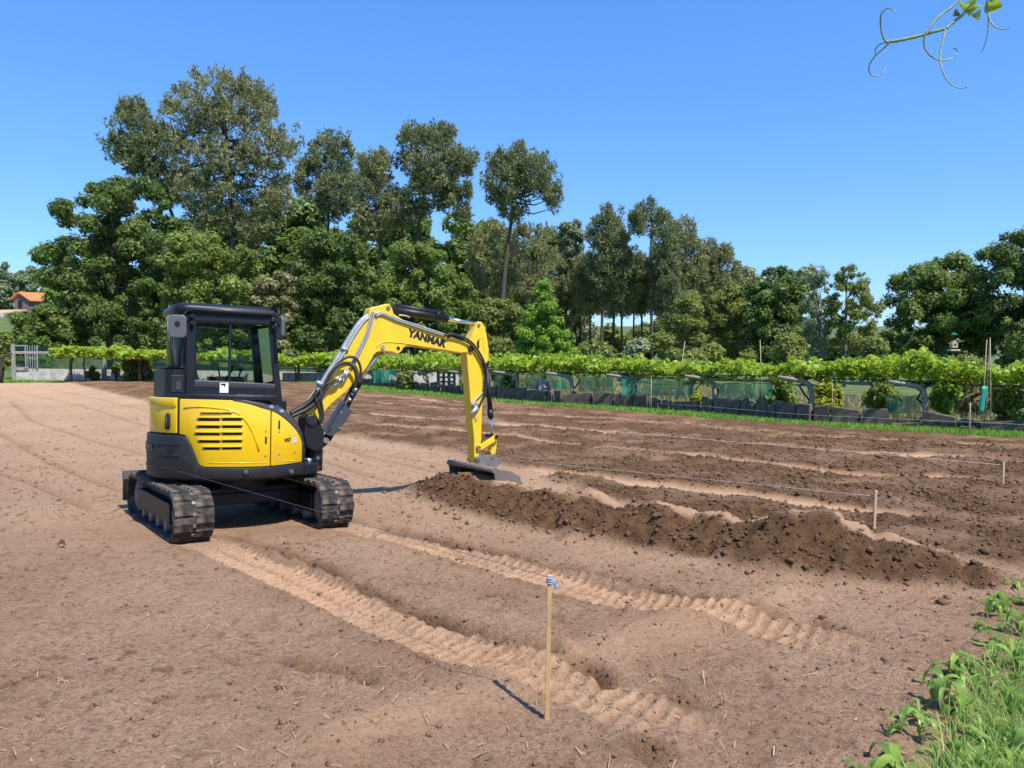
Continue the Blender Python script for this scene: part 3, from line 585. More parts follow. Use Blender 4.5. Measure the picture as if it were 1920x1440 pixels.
# panes
mb=MB(); xm=cp(432,650)[0]
pane('side_window_pane',[(rearX+.1,zs0),(xm,zs0-.01),(xm,2.41),(rearX+.1,2.41)],YR+.02,'glass')
pane('sliding_window_pane',[(xm-.02,zs0-.01),(fx(zs1)-.05,zs1),(fx(2.4)-.05,2.41),(xm-.02,2.41)],YR+.036,'glass_t')
mb=MB(); mb.box((xm,YR+.03,(zs0+2.4)/2),(.022,.03,2.4-zs0)); part(mb,"window_mullion",'black',cabo)
pane('door_pane',[(rearX+.1,1.5),(fx(1.5)-.05,1.5),(fx(2.4)-.05,2.41),(rearX+.1,2.41)],YF-.02,'glass')
mb=MB(); mb.add([(fx(1.35)-.01,YR+.06,1.35),(fx(1.35)-.01,YF-.06,1.35),(fx(2.45)-.01,YF-.06,2.45),(fx(2.45)-.01,YR+.06,2.45)],[(0,1,2,3)]); part(mb,"windscreen_pane",'glass',cabo)
# bowed rear glass
mb=MB(); vs=[]; n=13
for k in range(n):
    t=k/(n-1); y=YR+.0+(YF-YR)*t; x=rearX-.12*math.sin(math.pi*t)**.5 if 0<t<1 else rearX
    vs+=[(x,y,1.86),(x,y,2.50)]
mb.add(vs,[(2*k,2*k+2,2*k+3,2*k+1) for k in range(n-1)],True); part(mb,"rear_window_pane",'glass_d',cabo)
mb=MB(); mb.box((rearX-.1,.42,2.2),(.03,.06,.6)); part(mb,"rear_window_post",'black',cabo)
# black housing under the rear glass
hs=MB(); P=rrect(-.82,rearX+.03,-.14,.9,.13); hs.prism(P,lambda p,z:(p[0],p[1],z),1.50,1.83); ho=part(hs,"rear_housing",'black',bevel=.035)
hs=MB(); P=rrect(-.79,rearX+.03,-.10,.88,.12); hs.prism(P,lambda p,z:(p[0],p[1],z),1.845,1.875); part(hs,"housing_cap",'charcoal',ho,.01)
hs=MB(); hs.box((-.70,-.139,1.66),(.13,.016,.2)); part(hs,"housing_hatch",'charcoal',ho,.006)
hs=MB(); hs.box((-.69,-.149,1.64),(.055,.008,.1)); part(hs,"hatch_lock",'trim',ho)
# seat and levers inside
st=MB(); st.box((-.3,.42,1.62),(.5,.5,.16)); st.box((-.5,.42,1.95),(.12,.46,.6),Matrix.Rotation(R(-10),3,'Y')); st.box((-.55,.42,2.3),(.08,.26,.16)); part(st,"seat",'seat',cabo,.04)
st=MB(); st.box((-.52,.12,2.0),(.1,.28,.95)); part(st,"inner_trim_post",'black',cabo,.02)
for y in(.16,.68):
    st=MB(); st.box((-.05,y,1.66),(.3,.14,.2)); st.tube([(.05,y,1.72),(.08,y,1.84)],.012,6); st.tube([(.08,y,1.83),(.09,y,1.9)],.024,8); part(st,"control_lever",'black',cabo)
# stickers
q=cp(420,727); mb=MB(); mb.box((q[0],YR-.003,q[1]),(.1,.004,.12)); lab=part(mb,"white_label",'white',cabo)
mb=MB(); mb.box((q[0]-.01,YR-.006,q[1]+.04),(.055,.003,.02)); mb.box((q[0]+.005,YR-.006,q[1]+.025),(.012,.003,.03)); part(mb,"label_print",'letter',lab)
q=cp(488,608); mb=MB(); mb.box((q[0],YR+.03,q[1]),(.055,.003,.03)); part(mb,"window_sticker",'white',cabo)
# mirrors
def mirror(cx,cy,cz,w,h,tx,arm,yaw):
    mb=MB(); P=rrect(-w/2,w/2,-h/2,h/2,.045); Rz=Matrix.Rotation(yaw,3,'Z')
    def f(p,d): v=Rz@Vector((d,p[0],p[1])); return (v.x+cx,v.y+cy,v.z+cz)
    mb.prism(P,f,-.03,.02); mo=part(mb,"mirror",'mirror',None,.012)
    mb=MB(); v=Rz@Vector((-.04,0,.02)); mb.cyl((cx+v.x,cy+v.y,cz+.03),(cx,cy,cz+.03),.03,10); part(mb,"mirror_joint",'black',mo)
    mb=MB(); mb.tube(arm,.011,6); part(mb,"mirror_arm",'black',mo)
m0=PL(333,612,-.3)
mirror(m0[0],-.3,m0[1],.19,.26,0,[(rearX+.06,YR-.02,2.3),(rearX+.06,YR-.05,2.5),(rearX+.0,YR-.1,2.52),(m0[0]+.06,-.24,m0[1]+.13),(m0[0]-.03,-.3,m0[1]+.04)],R(75))
m1=PL(527,614,-.22)
mirror(m1[0],-.22,m1[1],.16,.26,0,[(fx(2.4),YR-.02,2.42),(fx(2.4)+.04,YR-.06,2.5),(m1[0]+.02,-.16,m1[1]+.13),(m1[0]+.02,-.2,m1[1]+.05)],R(8))
for z in(2.46,2.38):
    mb=MB(); mb.box((rearX+.06,YR-.03,z),(.05,.05,.035)); part(mb,"hinge_bracket",'black',cabo)
    mb=MB(); mb.box((fx(z)-.02,YR-.03,z),(.05,.05,.04)); part(mb,"pillar_bracket",'black',cabo)
# ---- front attachment: swing post, boom, arm, bucket
YB=-.24; BT=.2                                        # near face of boom and its thickness
def plate(name,px,m,y0=YB,y1=None,parent=None,bevel=.008,label=None):
    P=PLs(px,y0); mb=MB(); mb.prism(P,xz,y0,YB+BT if y1 is None else y1); return part(mb,name,m,parent,bevel,label)
def rod(name,p,q,r,m,yl,parent=None,seg=14):
    a=PL(*p,yl); b=PL(*q,yl); mb=MB(); mb.cyl((a[0],yl,a[1]),(b[0],yl,b[1]),r,seg); return part(mb,name,m,parent)
def pin(name,p,r,y0,y1,m='iron',parent=None):
    a=PL(*p,y0); mb=MB(); mb.cyl((a[0],y0,a[1]),(a[0],y1,a[1]),r,14); return part(mb,name,m,parent)
def pipe(name,px,r,m,yl,parent=None,seg=7):
    P=[Vector((PL(a,b,yl)[0],yl,PL(a,b,yl)[1])) for a,b in px]; Q=[]
    for i in range(len(P)-1):                           # Catmull-Rom
        p0,p1,p2,p3=P[max(i-1,0)],P[i],P[i+1],P[min(i+2,len(P)-1)]
        for k in range(5):
            t=k/5; Q.append(.5*((2*p1)+(p2-p0)*t+(2*p0-5*p1+4*p2-p3)*t*t+(3*p1-p0-3*p2+p3)*t**3))
    Q.append(P[-1]); mb=MB(); mb.tube(Q,r,seg); return part(mb,name,m,parent)
sp=plate("swing_post",[(574,783),(579,777),(588,776.5),(595,783),(606,803),(610,820),(617,824),(615,834),(602,843),(590,848),(574,838),(569,815)],'black',-.30,.02,bevel=.02)
pin("post_pin",(585,789),.06,-.325,.05,'charcoal',sp); pin("post_pin",(612,826),.035,-.32,.04,'iron',sp)
pv=MB(); pv.cyl((.92,-.14,.58),(.92,-.14,1.05),.11,18); pv.box((.8,-.14,.66),(.34,.3,.1)); pv.box((.8,-.14,.95),(.3,.26,.08)); part(pv,"swing_bracket",'black',sp,.01)
rod("swing_cylinder_rod",(570,863),(590,863),.032,'chrome',-.36,sp); rod("swing_cylinder_eye",(588,862),(602,863),.06,'black',-.36,sp)
BOOM=[(576,793),(571,783),(574,770),(586,748),(612,714),(644,667),(662,638),(689,598),(694,580),(697,576),(719,572),(724,569.5),(730,569.5),(735,577),(739,589),(757,600),(797,616),(834,628),(868,640),(881,646),(885.5,653),(882,661),(863,662),(831,656),(784,649.5),(763,648.5),(757,652),(753,659),(747,664),(741,662.5),(736,660),(715,658.7),(706,661),(701,666),(689,688),(668,714),(646,737),(622,757),(610,770),(599,784),(593,795),(584,799)]
boom=plate("boom",BOOM,'yellow_old',bevel=.012)
wr=[(706,651),(712,645),(720,642),(735,641.5),(760,644),(790,648.5)]
pipe("stiffener_edge",wr,.008,'yellow_old',YB-.001,boom)
pin("boom_pin",(718,651),.03,YB-.012,YB+BT+.012,'zinc',boom); pin("arm_pivot_pin",(884,654),.042,YB-.03,YB+BT+.03,'black',boom); pin("cylinder_pin",(728.5,577.5),.028,YB-.012,YB+BT+.012,'iron',boom)
pin("lug_hole",(747,653),.026,YB-.004,YB+.01,'slot',boom)
ARM=[(896,603),(903,603),(910,613),(914,635),(917,656),(916,676),(909,685),(906,707),(905.5,733),(904,778),(903,822),(900,848),(894,869),(889.5,868),(889,822),(884.4,778),(879,711),(875.5,667),(876,655),(880,640),(888,622)]
arm=plate("dipper_arm",ARM,'yellow_old',YB+.005,YB+BT-.005,bevel=.012)
mb=MB(); P=PLs([(894,643),(899,634),(899,650),(896,656)],YB); mb.prism(P,xz,YB+.002,YB+.01); part(mb,"lightening_hole",'slot',arm)
pipe("hole_rim",[(899,652),(899,640),(902,633),(906,638),(907,655)],.006,'yellow_old',YB+.004,arm)
pin("arm_cylinder_pin",(898.5,609.5),.022,YB-.01,YB+BT+.01,'iron',arm); pin("bucket_pin",(896,864),.03,YB-.03,YB+BT+.03,'iron',arm); pin("link_pin",(898,840),.034,YB-.03,YB+BT+.03,'iron',arm)
ac=rod("arm_cylinder",(735,581),(838,597.5),.056,'black',YB+.1); rod("cylinder_rod",(836,597.3),(896,608.5),.028,'chrome',YB+.1,ac); rod("cylinder_guard",(742,573.5),(833,588.5),.034,'black',YB+.1,ac)
rod("cylinder_collar",(817,591),(822,592),.062,'black',YB+.1,ac); pipe("cylinder_pipe",[(748,591),(760,592),(768,595)],.012,'zinc',YB,ac)
bc=rod("boom_cylinder",(613,824),(673,714),.055,'black',YB+.1); rod("cylinder_rod",(671,717),(717,652),.028,'chrome',YB+.1,bc)
GU=[(609.5,809),(641,758),(648,752),(652,764),(660,769),(658,776),(639,803),(637,808),(624,817.5),(613,816)]
gd=plate("cylinder_guard",GU,'steelgrey',YB-.03,YB-.012,bc,.004); plate("guard_flange",[(609.5,809),(641,758),(648,752),(649,755),(614,811)],'steelgrey',YB-.03,YB+.1,bc,.003)
mb=MB(); P=PLs([(614,811),(621,800),(622,803),(617,812)],YB-.03); mb.prism(P,xz,YB-.033,YB-.02); part(mb,"guard_slot",'slot',bc)
for p in((640,773),(637,802)): pin("guard_bolt",p,.012,YB-.04,YB-.02,'zinc',bc)
for p,q in(((664,735),(668,727)),((654,752),(657,747)),((659,741),(661,737))): rod("hose_union",p,q,.022,'zinc',YB+.0,bc,8)
rod("cylinder_head",(667,724),(675,711),.062,'black',YB+.1,bc)
# pipes and hoses
for dx in(0,4.5): pipe("boom_pipe",[(698+dx,584),(694+dx,600),(688+dx,622),(676+dx,648),(662+dx,676),(656+dx,690)],.014,'pipe',YB-.02,boom)
pipe("upper_pipe",[(703,590),(709,586),(720,588),(745,598),(797,615),(836,628)],.014,'pipe',YB-.02,boom); pipe("upper_pipe",[(706,593),(712,589),(722,591),(745,601),(797,618.5),(836,631)],.012,'pipe',YB-.02,boom)
pipe("outer_pipe",[(690,592),(676,603),(660,626),(632,672),(607,713),(594,735)],.034,'pipe',YB+.03,boom); pipe("outer_pipe",[(690,596),(680,606),(664,630),(636,677),(611,717),(598,738)],.02,'pipe',YB-.0,boom)
for p,q in(((640,652),(652,658)),((593,716),(609,724))): rod("pipe_clamp",p,q,.03,'pipe',YB+.0,boom)
pipe("hose",[(596,732),(588,745),(572,760),(558,768),(545,776)],.03,'hose',YB-.03,boom); pipe("hose",[(603,735),(594,752),(578,766),(560,775),(547,781)],.026,'hose',YB-.05,boom); pipe("hose",[(600,722),(585,748),(566,764),(550,771)],.026,'hose',YB+.05,boom)
pipe("hose",[(612,716),(626,692),(640,676),(655,669),(668,673),(675,686),(676,700),(670,716)],.017,'hose',YB-.06,boom); pipe("hose",[(606,728),(618,702),(632,686),(646,680),(660,686),(667,700),(667,716),(664,728)],.02,'hose',YB-.08,boom)
pipe("hose",[(634,716),(620,722),(609,732),(602,748),(604,765),(605,782),(600,793)],.02,'hose',YB-.06,boom); pipe("hose",[(628,712),(612,720),(597,734),(591,744),(596,762),(603,778),(598,791)],.017,'hose',YB-.08,boom)
for p,q in(((634,716),(640,709)),((628,714),(636,706)),((622,724),(634,718)),((640,709),(650,692)),((646,709),(654,694))): rod("hose_fitting",p,q,.018,'zinc',YB-.06,boom,8)
mb=MB(); a=PL(642,709,YB-.05); mb.box((a[0],YB-.04,a[1]),(.08,.05,.07),Matrix.Rotation(R(35),3,'Y')); part(mb,"valve_block",'zinc',boom,.008)
pipe("arm_hose",[(834,629),(846,626.5),(858,629),(872,634),(886,644),(898,660),(908,680),(912.5,703),(911,728),(905,748),(897,764)],.017,'hose',YB-.05,arm); pipe("arm_hose",[(838,632),(850,631),(866,636),(882,646),(894,662),(905,683),(909,705),(907.5,728)],.013,'hose',YB-.03,arm)
pipe("arm_pipe",[(905,735),(899,742),(889,752),(884,758)],.012,'pipe',YB-.02,arm)
mb=MB(); a=PL(890,759,YB); mb.box((a[0],YB-.02,a[1]),(.1,.05,.08),Matrix.Rotation(R(40),3,'Y')); part(mb,"hydraulic_block",'zinc',arm,.008); rod("quick_coupler",(883,776),(895,764),.028,'galv',YB-.05,arm)
pipe("arm_loop",[(894,772),(891,782),(893,788),(897,780)],.006,'pipe',YB-.01,arm)
bk=rod("bucket_cylinder",(912,688),(920.5,783),.036,'black',YB+.1); rod("cylinder_rod",(920,780),(923,815),.02,'chrome',YB+.1,bk); rod("cylinder_head",(918.5,768),(920.5,784),.043,'black',YB+.1,bk); pin("cylinder_eye",(914,683),.03,YB+.02,YB+.18,'black',bk)
for y0 in(YB-.03,YB+BT+.005):
    plate("bucket_lever",[(896,837),(901,834),(929,815),(934,815),(936,821),(931,826),(904,843),(898,845)],'yellow_old',y0,y0+.025,bk,.004)
lk=plate("bucket_link",[(926,822),(933,820),(931,838),(929,852),(923,855),(920,848),(924,836)],'yellow_old',YB+.03,YB+BT-.03,bk,.006); pin("lever_pin",(932,819),.03,YB-.05,YB+BT+.05,'black',bk)
# bucket: wide grading bucket, open towards the machine
BW0,BW1=-.9,.40
pc=PL(896,866,YB); bx,bz=pc
prof_b=[(-.13,-.07),(-.02,-.055),(.13,-.08),(.27,-.15),(.33,-.27),(.29,-.40),(.16,-.47),(.02,-.49),(-.08,-.48)]
mb=MB(); P=[(bx+a,bz+b) for a,b in prof_b]; inn=[(bx+a*.94-.004,bz+(b+.28)*.93-.28) for a,b in prof_b]; n=len(P)
vs=[(p[0],y,p[1]) for y in(BW0,BW1) for p in P]+[(p[0],y,p[1]) for y in(BW0,BW1) for p in inn]
fs=[]
for i in range(n-1): fs+=[(i,i+1,n+i+1,n+i),(2*n+i,3*n+i,3*n+i+1,2*n+i+1)]
fs+=[(0,n,3*n,2*n),(n-1,2*n+n-1,3*n+n-1,n+n-1)]
mb.add(vs,fs); bko=part(mb,"grading_bucket",'bucket')
for y in(BW0,BW1-.025):
    mb=MB(); mb.prism(P,xz,y-.002,y+.025); part(mb,"bucket_side_plate",'bucket',bko,.004)
mb=MB(); mb.cyl((bx-.12,BW0,bz-.055),(bx-.12,BW1,bz-.055),.04,12); part(mb,"bucket_tube",'bucket',bko)
for y in(YB-.03,YB+BT+.0):
    plate("bucket_bracket",[(891,858),(898,855),(921,852),(930,851),(938,862),(940,869),(932,876),(918,874),(909,880),(908,892),(900,888),(894,872)],'iron',y,y+.03,bko,.005)
pin("bracket_pin",(925,857),.028,YB-.04,YB+BT+.04,'iron',bko)
# lettering
def text_mesh(s,size,bold=0.0,shear=0):
    c=bpy.data.curves.new("t",'FONT'); c.body=s; c.size=size; c.extrude=.0015; c.offset=bold; c.shear=shear; c.resolution_u=3; c.space_character=1.02
    o=bpy.data.objects.new("t",c); COL.objects.link(o); bpy.context.view_layer.update(); me=bpy.data.meshes.new_from_object(o.evaluated_get(bpy.context.evaluated_depsgraph_get())); bpy.data.objects.remove(o); return me
def letter(s,name,p0,p1,m,parent,bold=.01,where='plane',r=RB,shear=0,hs=1.0):
    me=text_mesh(s,.1,bold*.1,shear); co=np.array([v.co[:] for v in me.vertices]); x0,x1=co[:,0].min(),co[:,0].max(); t=(co[:,0]-x0)/(x1-x0)
    if where=='plane':
        a=np.array(PL(*p0,YB)); b=np.array(PL(*p1,YB)); L=np.hypot(*(b-a)); k=L/(x1-x0); ux=(b-a)/L; uz=np.array([-ux[1],ux[0]])
        q=a[None]+ux[None]*(t*L)[:,None]+uz[None]*(co[:,1]*k*hs)[:,None]; P=np.stack([q[:,0],YB-.0025-co[:,2],q[:,1]],-1)
    else:
        (a0,z0),(a1,z1)=p0,p1; L=R(abs(a1-a0))*r; k=L/(x1-x0); a=np.radians(a0+(a1-a0)*t); z=z0+(z1-z0)*t+co[:,1]*k*hs; rr=r+.003+co[:,2]; P=np.stack([rr*np.cos(a),rr*np.sin(a),z],-1)
    me.vertices.foreach_set("co",P.astype(np.float32).ravel()); me.materials.clear(); me.materials.append(M[m]); me.update(); return add(name,me,parent)
letter("YANMAR","boom_lettering",(763,629),(835,651.5),'letter',boom,.06,hs=1.0)
letter("ViO","model_lettering",CY(533,829,RB),CY(545,826.5,RB),'letter',front,.04,'cyl',RB,.2)
letter("50","model_number",CY(545.5,832,RB),CY(556,829,RB),'silver',front,.04,'cyl',RB,.2)
letter("YANMAR","rear_lettering",(163,.905),(194,.905),'trim',cw,.05,'cyl',.993,0,.8)
# ------------------------------------------------------------------ plants: shared builders
def leaves(name,C,r,n,size,rngs,mat_,flat=.85,up=.35,aspect=.6,parent=None,shell=.5,tint=(.0,1.0),cl_t=None,**kw):
    """n small leaf faces spread through clumps at C (k,3) with radii r"""
    g=np.random.default_rng(rngs); C=np.asarray(C,float); r=np.asarray(r,float); p=r**2/np.sum(r**2); k=g.choice(len(C),n,p=p)
    d=g.standard_normal((n,3)); d/=np.linalg.norm(d,axis=1)[:,None]; rad=r[k]*(shell+(1-shell)*g.uniform(0,1,n)**.6)*g.uniform(.8,1.15,n)
    P=C[k]+d*rad[:,None]*np.array([1,1,flat]); nn=d*.9+g.standard_normal((n,3))*.5; nn[:,2]+=up*1.4; nn/=np.linalg.norm(nn,axis=1)[:,None]
    t=np.cross(nn,g.standard_normal((n,3))); t/=np.linalg.norm(t,axis=1)[:,None]; b=np.cross(nn,t); s=(size*g.uniform(.6,1.4,n))[:,None]
    V=np.stack([P-t*s-b*s*aspect*.4,P+t*s-b*s*aspect*.3,P+b*s*aspect*1.5+nn*s*.12],1).reshape(-1,3)
    ct=np.clip(g.normal(.5,.22,len(C)),0,1) if cl_t is None else cl_t
    ti=np.clip(tint[0]+(tint[1]-tint[0])*np.clip(ct[k]*.6+g.uniform(0,1,n)*.5-.05,0,1),0,1)
    return add(name,mesh_np(name,V,np.arange(3*n).reshape(-1,3),[M[mat_]],False,{"tint":np.repeat(ti,3)}),parent,**kw)
def needles(name,C,r,n,ln,wd,rngs,mat_,parent=None,cl_t=None):
    """pine tufts: narrow blades standing outward and up from flattened clumps"""
    g=np.random.default_rng(rngs); C=np.asarray(C,float); r=np.asarray(r,float); p=r**1.6/np.sum(r**1.6); k=g.choice(len(C),n,p=p)
    d=g.standard_normal((n,3)); d[:,2]=d[:,2]*.8+.15; d/=np.linalg.norm(d,axis=1)[:,None]; rad=r[k]*g.uniform(.35,1.0,n)**.6
    P=C[k]+d*rad[:,None]*np.array([1,1,.66])
    m=3; a=d[:,None,:]*.8+g.standard_normal((n,m,3))*.4; a[:,:,2]+=.5; a/=np.linalg.norm(a,axis=2)[:,:,None]
    s=np.cross(a,g.standard_normal((n,m,3))); s/=np.linalg.norm(s,axis=2)[:,:,None]; L=(ln*g.uniform(.6,1.3,(n,m)))[:,:,None]; Wd=(wd*g.uniform(.7,1.3,(n,m)))[:,:,None]
    B=P[:,None,:]; V=np.stack([B-s*Wd*.6,B+s*Wd*.6,B+a*L],2).reshape(-1,3)
    ct=np.clip(g.normal(.5,.25,len(C)),0,1) if cl_t is None else cl_t
    ti=np.clip(ct[k]*.75+g.uniform(0,1,n)*.4-.08,0,1)
    return add(name,mesh_np(name,V,np.arange(3*n*m).reshape(-1,3),[M[mat_]],False,{"tint":np.repeat(ti,3*m)}),parent)
def inpoly(x,y,P):
    c=False; n=len(P); j=n-1
    for i in range(n):
        if (P[i][1]>y)!=(P[j][1]>y) and x<(P[j][0]-P[i][0])*(y-P[i][1])/(P[j][1]-P[i][1])+P[i][0]: c=not c
        j=i
    return c
def clumps(poly,dep,n,rm,seed,depth_k=.75,jit=.35,mind=.62):
    """clump centres filling a crown whose outline is given in picture points, at its own distance and with depth"""
    g=random.Random(seed); xs=[p[0] for p in poly]; ys=[p[1] for p in poly]; k=dep/FPX; out=[]; rr=[]
    x0,x1,y0,y1=min(xs),max(xs),min(ys),max(ys); tries=0
    while len(out)<n and tries<n*60:
        tries+=1; x=g.uniform(x0,x1); y=g.uniform(y0,y1)
        if not inpoly(x,y,poly): continue
        r=rm*g.uniform(1-jit,1+jit); rp=r/k*.62
        if not(inpoly(x-rp,y,poly) and inpoly(x+rp,y,poly) and inpoly(x,y-rp*.8,poly)):
            r*=.55; rp=r/k*.6
            if not(inpoly(x-rp,y,poly) and inpoly(x+rp,y,poly) and inpoly(x,y-rp*.7,poly)): continue
        # the crown's width at this height gives its depth there
        l=x; 
        while inpoly(l,y,poly) and l>x0: l-=6
        h=x
        while inpoly(h,y,poly) and h<x1: h+=6
        half=max((h-l)/2*k,.5); off=(x-(l+h)/2)*k/half; dz=half*depth_k*math.sqrt(max(0,1-off*off)); yd=dep+g.uniform(-1,1)*dz
        p=W(x,y,dep); p=np.array([p[0],yd,p[2]])
        if any(np.linalg.norm(p-q)<mind*(r+s)*.5 for q,s in zip(out,rr)): continue
        out.append(p); rr.append(r)
    return np.array(out),np.array(rr)
def trunk_mesh(name,path,r0,r1,limbs,m,parent,lr=.09):
    mb=MB(); n=len(path); mb.tube(path,[r0+(r1-r0)*i/(n-1) for i in range(n)],8)
    pp=[Vector(p) for p in path]
    for c,start in limbs:
        c=Vector(c); f=start*(n-1); i=min(int(f),n-2); a=pp[i].lerp(pp[i+1],f-i); mid=a.lerp(c,.5)+Vector((0,0,-.12*(c-a).length if c.z>a.z else .1*(c-a).length))
        mb.tube([a,mid,c],[lr,lr*.65,lr*.2],5)
    return mb.build(name,M[m],parent)
def tree(name,label,poly,dep,trunk_px,kind='broad',nclump=70,rm=1.1,nleaf=14000,leaf=.26,m='l_oak',bark='bark',r0=.28,group=None,seed=1,nl=14,tint=(0,1),cat="tree",depth_k=.75,jit=.35,base_z=None,shell=.25,olive=None):
    bx,by=trunk_px[0][0],dep; p0=W(bx,650,dep); gz=float(land(np.array(p0[0]),np.array(dep))) if base_z is None else base_z
    root=empty(name,(p0[0],dep,gz),label,cat,group)
    C,r=clumps(poly,dep,int(nclump*(2.3 if kind=='broad' else 1.9)),rm*(.62 if kind=='broad' else .56),seed,depth_k,jit+.2,.5); off=np.array([p0[0],dep,gz]); C=C-off
    ncore=len(C)
    if kind!='broad':                                  # upright leading shoots that give the crown its brushy edge
        gs=np.random.default_rng(seed+5); ex=[];er=[]
        for c,q in zip(C,r):
            for _ in range(gs.integers(1,4)):
                o=gs.normal(0,.55,3)*q; o[2]=abs(o[2])*.5+q*.35
                for j in range(3): ex.append(c+o+np.array([o[0]*.12*j,o[1]*.12*j,.3*j])); er.append(.34-.07*j)
        C=np.concatenate([C,np.array(ex)]); r=np.concatenate([r,np.array(er)])
    path=[(0,0,-.2)]+[tuple(W(x,y,dep)-off) for x,y in trunk_px if W(x,y,dep)[2]>gz+.3]
    z0,z1=path[0][2],path[-1][2]; g=random.Random(seed+9); sel=g.sample(range(ncore),min(nl+6,ncore))
    limbs=[]
    for i in sel:
        zc=C[i][2]; s=(zc-(.55 if kind=='broad' else .15)*abs(zc-z0)*.5-z0)/max(z1-z0,.1); limbs.append((tuple(C[i]),min(max(s,.3),.97)))
    trunk_mesh("trunk",path,r0,r0*.3,limbs,bark,root,r0*.34)
    g2=np.random.default_rng(seed+77)
    zt_=(C[:,2]-C[:,2].min())/max(np.ptp(C[:,2]),.1); ct=np.clip(g2.normal(.45,.22,len(C)),0,1)
    if kind=='broad': leaves("crown",C,r,int(nleaf*2.7),leaf*.64,seed+3,m,parent=root,tint=tint,cl_t=ct,shell=shell)
    else: needles("crown",C,r,int(nleaf*.8),leaf*1.2,leaf*.32,seed+3,m,root,ct)
    return root
def copy_tree(o,loc,rz,sc,label=None,group=None):
    c=o.copy(); COL.objects.link(c); c.location=loc; c.rotation_euler=(0,0,rz); c.scale=(sc[0],sc[0],sc[1])
    if label: c["label"]=label
    if group: c["group"]=group
    for ch in o.children: k=ch.copy(); COL.objects.link(k); k.parent=c
    return c
# ------------------------------------------------------------------ stone wall along the field
WALL=[(560,711),(690,722),(869,741),(923,748),(1040,757),(1177,764),(1336,775),(1452,786),(1515,792),(1690,801),(1915,812),(2150,826)]
wp=np.array([G(a,b) for a,b in WALL]); wl=np.concatenate([[0],np.cumsum(np.hypot(*np.diff(wp,axis=0).T))]); wpx=np.array([a for a,_ in WALL],float)
def wall_at(px):
    s=np.interp(px,wpx,wl); return np.array([np.interp(s,wl,wp[:,0]),np.interp(s,wl,wp[:,1])])
def wall_s(s): return np.array([np.interp(s,wl,wp[:,0]),np.interp(s,wl,wp[:,1])])
def wnorm(s):
    t=wall_s(s+.3)-wall_s(s-.3); t/=np.hypot(*t); return np.array([-t[1],t[0]]) if -t[1]*0+t[0]>0 else np.array([t[1],-t[0]])
WTOP=[(690,711),(869,726),(1040,739),(1200,748),(1336,757),(1452,759),(1515,762),(1615,767),(1688,773),(1777,782),(1915,793),(2150,803)]
g=random.Random(3)
wr_=wall_at(1200); sw=empty("stone_wall",(wr_[0],wr_[1],float(base(*wr_))-.1),"low dry wall of upright granite slabs along the grass strip","wall")
s=wl[0]+.2; k=0
while s<wl[-1]-.3:
    far=(wl[-1]-s)/wl[-1]; L=g.uniform(.6,1.5) if g.random()<.5 else g.uniform(.3,.6); mid=wall_s(s+L/2); t=wall_s(s+L)-wall_s(s); t/=np.hypot(*t); px=float(topx(mid[0],mid[1],0)[0])
    zb_=float(base(*mid))-.14; D=mid[1]; pt=np.interp(px,[a for a,_ in WTOP],[b for _,b in WTOP]); zt_=W(px,pt,D)[2]; h=max(.36,zt_-zb_+g.uniform(-.1,.1)+.1)
    if 1690<px<1760 or 1150<px<1162 or 1100<px<1118: h*=.45
    if px>1770: h*=g.uniform(.5,.95)
    mb=MB(); th=g.uniform(.14,.22); vs=[]
    for z,inset in((0,0),(h*.55,.01),(h-.03,.015),(h,.045)):
        for a,b in((-1,-1),(1,-1),(1,1),(-1,1)):
            jx=g.uniform(-.03,.03); jz=0 if z==0 else g.uniform(-.025,.025)
            vs.append((a*(L/2-.035-inset)+jx,b*(th/2-inset*.6)+g.uniform(-.02,.02),z+jz+(.05*a*((k%3)-1) if z>h*.6 else 0)))
    fs=[(0,3,2,1),(12,13,14,15)]+[(4*i+q,4*i+(q+1)%4,4*i+4+(q+1)%4,4*i+4+q) for i in range(3) for q in range(4)]
    mb.add(vs,fs); o=mb.build("stone_slab",M['granite'],sw,.02)
    o.matrix_parent_inverse=Matrix(); o.location=(mid[0]-wr_[0],mid[1]-wr_[1],zb_-(float(base(*wr_))-.1)); o.rotation_euler=(g.uniform(-.06,.06),g.uniform(-.03,.03),math.atan2(t[1],t[0])+g.uniform(-.2,.12))
    s+=L; k+=1
# thin wire strung in front of the wall
wv=[]
for px in np.linspace(1250,2000,16): q=wall_at(px); n_=wnorm(np.interp(px,wpx,wl)); q=q-n_*.45; wv.append((q[0],q[1],float(base(*q))+.28))
mb=MB(); mb.tube(wv,.006,5); mb.build("fence_wire",M['galv'],None,label="thin bare wire strung low in front of the granite wall",cat="wire")
